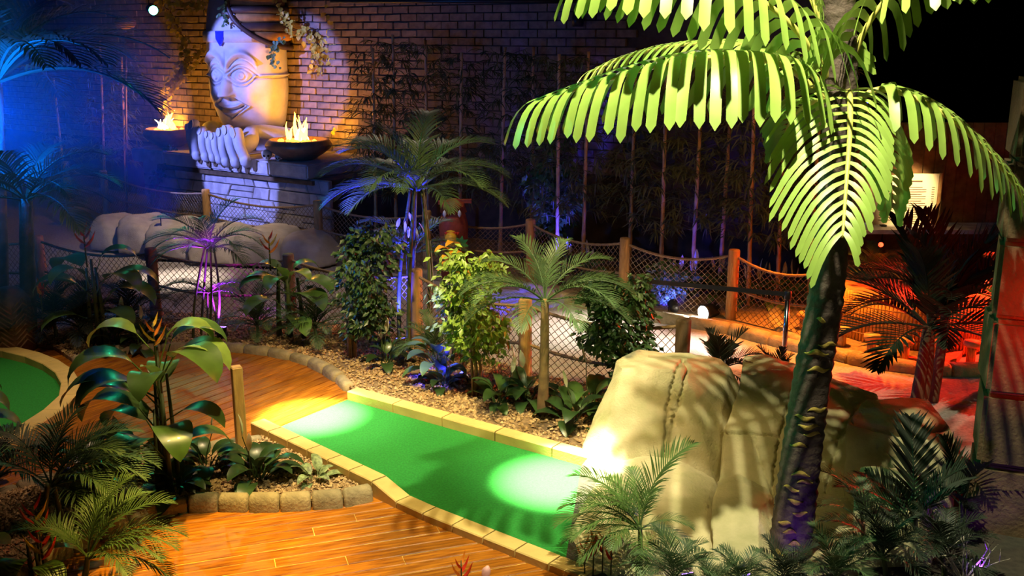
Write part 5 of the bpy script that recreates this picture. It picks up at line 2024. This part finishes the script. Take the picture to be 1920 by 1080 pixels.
# woven lantern at the upper left
wl = thing('woven_lantern', 'oval woven lantern on a thin pole at the upper left', 'lantern', tuple(P(238, 400)))
lt = Q(235, 42, wl.location.y) - wl.location
mb = MB()
mb.tube([(0, 0, 0), lt * .5, lt], .02, 8)
link('pole', mb.mesh('pole', M['woody'], True), wl)
mb = MB()
mb.lathe([(.05, -.13), (.16, -.09), (.2, 0), (.16, .09), (.05, .13)], lt, 18)
link('shade', mb.mesh('shade', M['hut'], True), wl)
mb = MB()
for k in range(7):
    z_ = -.1 + k * .033
    r_ = .205 * math.sqrt(max(.05, 1 - (z_ / .15) ** 2))
    mb.tube([lt + V((r_ * math.cos(a_ * .35), r_ * math.sin(a_ * .35), z_ + .01 * (a_ % 2))) for a_ in range(19)], .008, 4)
link('weave', mb.mesh('weave', M['rope'], True), wl)

# ------------------------------------------------------------------ right corner
cc = P(1700, 618)
pl = thing('bamboo_planter', 'round planter clad in split bamboo on the red floor', 'planter', (cc.x, cc.y, 0))
Rp = 1.02
mb = MB()
mb.lathe([(Rp - .03, 0), (Rp - .03, .60), (Rp - .1, .62), (.02, .5)], (0, 0, 0), 48)
link('drum', mb.mesh('drum', M['hut'], True), pl)
mb = MB()
rr = random.Random(4)
for k in range(150):
    a_ = 2 * math.pi * k / 150
    h_ = .62 + rr.uniform(-.015, .015)
    mb.tube([(Rp * math.cos(a_), Rp * math.sin(a_), .0), (Rp * math.cos(a_), Rp * math.sin(a_), h_)], .019, 5)
stuff(link('bamboo_cladding', mb.mesh('bamboo_cladding', M['canesplit'], True), pl))
for z_ in (.15, .48):
    mb = MB()
    mb.tube([((Rp + .022) * math.cos(2 * math.pi * k / 48), (Rp + .022) * math.sin(2 * math.pi * k / 48), z_) for k in range(49)], .008, 5)
    link('binding', mb.mesh('binding', M['rope'], True), pl)
rg = thing('stone_edging', 'ring of edging stones round the bamboo planter', 'edging', (cc.x, cc.y, 0))
kerb_blocks(rg, [cc + V((1.62 * math.cos(R(a_)), 1.62 * math.sin(R(a_)), 0)) for a_ in range(140, 341, 4)], .10, .18, .36, M['edge'], 'edging_stone', True, seed=31)
for k in range(9):
    a_ = R(186 + k * 15.5)
    b = cc + V((1.34 * math.cos(a_), 1.34 * math.sin(a_), 0))
    t = thing('log_bollard', 'little capped log bollard, %s from the left in the ring round the planter' % ORD[k], 'bollard', (b.x, b.y, 0), 'log bollards round the planter')
    mb = MB()
    mb.lathe([(.05, 0), (.05, .20)], (0, 0, 0), 10)
    link('shaft', mb.mesh('shaft', M['canesplit'], True), t)
    mb = MB()
    mb.lathe([(.085, .20), (.095, .22), (.09, .26), (.02, .28)], (0, 0, 0), 12)
    link('cap', mb.mesh('cap', M['cane'], True), t)
# plants in the planter
palm('planter_palm', 'red lit palm growing in the bamboo planter', V((cc.x - .45, cc.y, .52)), proj(V((cc.x - .45, cc.y, .7))), AR['d'], .5, ring_specs(12, (0, 1, 2), 201), 1, .02, mt=M['stem'])

# menu board and kiosk
kb = V((Q(1715, 400, 15.0).x, 15.0, 0))
ko = thing('kiosk', 'dim timber kiosk wall carrying the menu board', 'kiosk', tuple(kb))
for k in range(16):
    mb = MB()
    mb.box((-1.2 + k * .17, .08, 1.15), (.16, .05, 2.3))
    link('plank', mb.mesh('plank', M['hut'], False), ko)
mb = MB()
mb.box((.1, -.25, .78), (2.9, .6, .06))
link('counter', mb.mesh('counter', M['white'], False), ko)
mb = MB()
mb.box((.1, -.1, .38), (2.8, .3, .75))
link('front', mb.mesh('front', M['hut'], False), ko)
mc = Q(1716, 378, 14.9)
mbd = thing('menu_board', 'lit cream menu board with fine print on the kiosk', 'menu board', (mc.x, mc.y - .03, mc.z - .40))
for j, (x0, x1, z0, z1) in enumerate([(-.22, .30, -.02, .82), (-.62, -.26, -.1, .8)]):
    mb = MB()
    mb.box(((x0 + x1) / 2, 0, (z0 + z1) / 2), (x1 - x0, .03, z1 - z0))
    pa = link('panel', mb.mesh('panel', M['cream'], False), mbd)
    mb = MB()
    if j == 0:
        for k in range(17):
            z_ = z1 - .20 - k * .034
            mb.box((x0 + .19 + .02 * (k % 3), -.017, z_), (.20 + .04 * ((k * 5) % 3), .004, .008))
            mb.box((x1 - .07, -.017, z_), (.04, .004, .008))
        mb.box((x0 + .20, -.017, z1 - .11), (.16, .004, .022))
    else:
        for k in range(14):
            mb.box(((x0 + x1) / 2, -.017, z1 - .15 - k * .04), (.2, .004, .008))
    link('print', mb.mesh('print', M['ink'], False), pa)
mb = MB()
mb.box((-.24, -.01, .38), (.05, .05, .96))
mb.box((.325, -.01, .38), (.04, .05, .90))
mb.box((.04, -.01, -.05), (.60, .05, .05))
link('frame', mb.mesh('frame', M['cane'], False), mbd)
spot('menu_lamp', (mc.x - .1, mc.y - 1.6, mc.z + 1.5), mc + V((-.1, 0, .1)), 700, (1, .72, .36), 27, .8, .05)

# red pillar at the right edge
pe = P(1868, 1010)
pi = thing('stone_pillar', 'tall red lit pillar of stacked blocks at the right edge', 'pillar', tuple(pe))
rpm = Matrix.Rotation(R(-21), 3, 'Z')
for k in range(6):
    mb = MB()
    mb.box((0, 0, 0), (.62, .55, .545), rpm)
    me = mb.mesh('block', M['pillar'], False)
    bm = bmesh.new()
    bm.from_mesh(me)
    bmesh.ops.bevel(bm, geom=bm.edges[:], offset=.03, segments=2, affect='EDGES')
    bm.to_mesh(me)
    bm.free()
    link('block', me, pi, (.20 + .012 * (k % 2), .22, .275 + k * .55), (0, 0, R(3 * ((k * 7) % 3 - 1))))
spot('pillar_red', (4.3, 4.5, 2.3), pe + V((.3, .0, 1.7)), 620, RED, 34, .9, .1)

# bare twigs, lit purple, lower right
tw = thing('bare_twigs', 'bare branching twigs lit purple in the lower right corner', 'twigs', tuple(P(1805, 1100)))
rr = random.Random(12)
for k in range(9):
    mb = MB()
    a_ = R(-70 + 17 * k)
    p = V((0, 0, 0))
    d = V((math.sin(a_) * .8, rr.uniform(-.2, .2), 1)).normalized()
    pts = [p.copy()]
    for j in range(5):
        p = p + d * .075
        d = (d + V((rr.uniform(-.25, .3), rr.uniform(-.1, .1), rr.uniform(-.2, .1)))).normalized()
        pts.append(p.copy())
    mb.tube(pts, [.008, .007, .006, .005, .003, .001], 5)
    for j in (2, 3, 4):
        q = pts[j] + V((rr.uniform(-.1, .12), rr.uniform(-.04, .04), rr.uniform(.03, .1)))
        mb.tube([pts[j], q], [.004, .001], 4)
    link('twig', mb.mesh('twig', M['bone'], True), tw)

# ------------------------------------------------------------------ haze lit by the blue lamp on the left
hm = bpy.data.materials.new('haze')
hm.use_nodes = True
nt = hm.node_tree
nt.nodes.remove(nt.nodes['Principled BSDF'])
vsn = nt.nodes.new('ShaderNodeVolumeScatter')
vsn.inputs['Color'].default_value = (.06, .45, 1, 1)
vsn.inputs['Density'].default_value = .06
vsn.inputs['Anisotropy'].default_value = 0.0
nt.links.new(vsn.outputs[0], nt.nodes['Material Output'].inputs['Volume'])
bm = bmesh.new()
bmesh.ops.create_icosphere(bm, subdivisions=4, radius=2.35)
me = bpy.data.meshes.new('haze')
bm.to_mesh(me)
bm.free()
me.materials.append(hm)
hz = link('haze', me, None, HAZE + V((0, 0, -.05)), (0, 0, 0), (1, 1, .95))
tag(hz, 'thin haze glowing blue along the left edge', 'haze', kind='stuff')
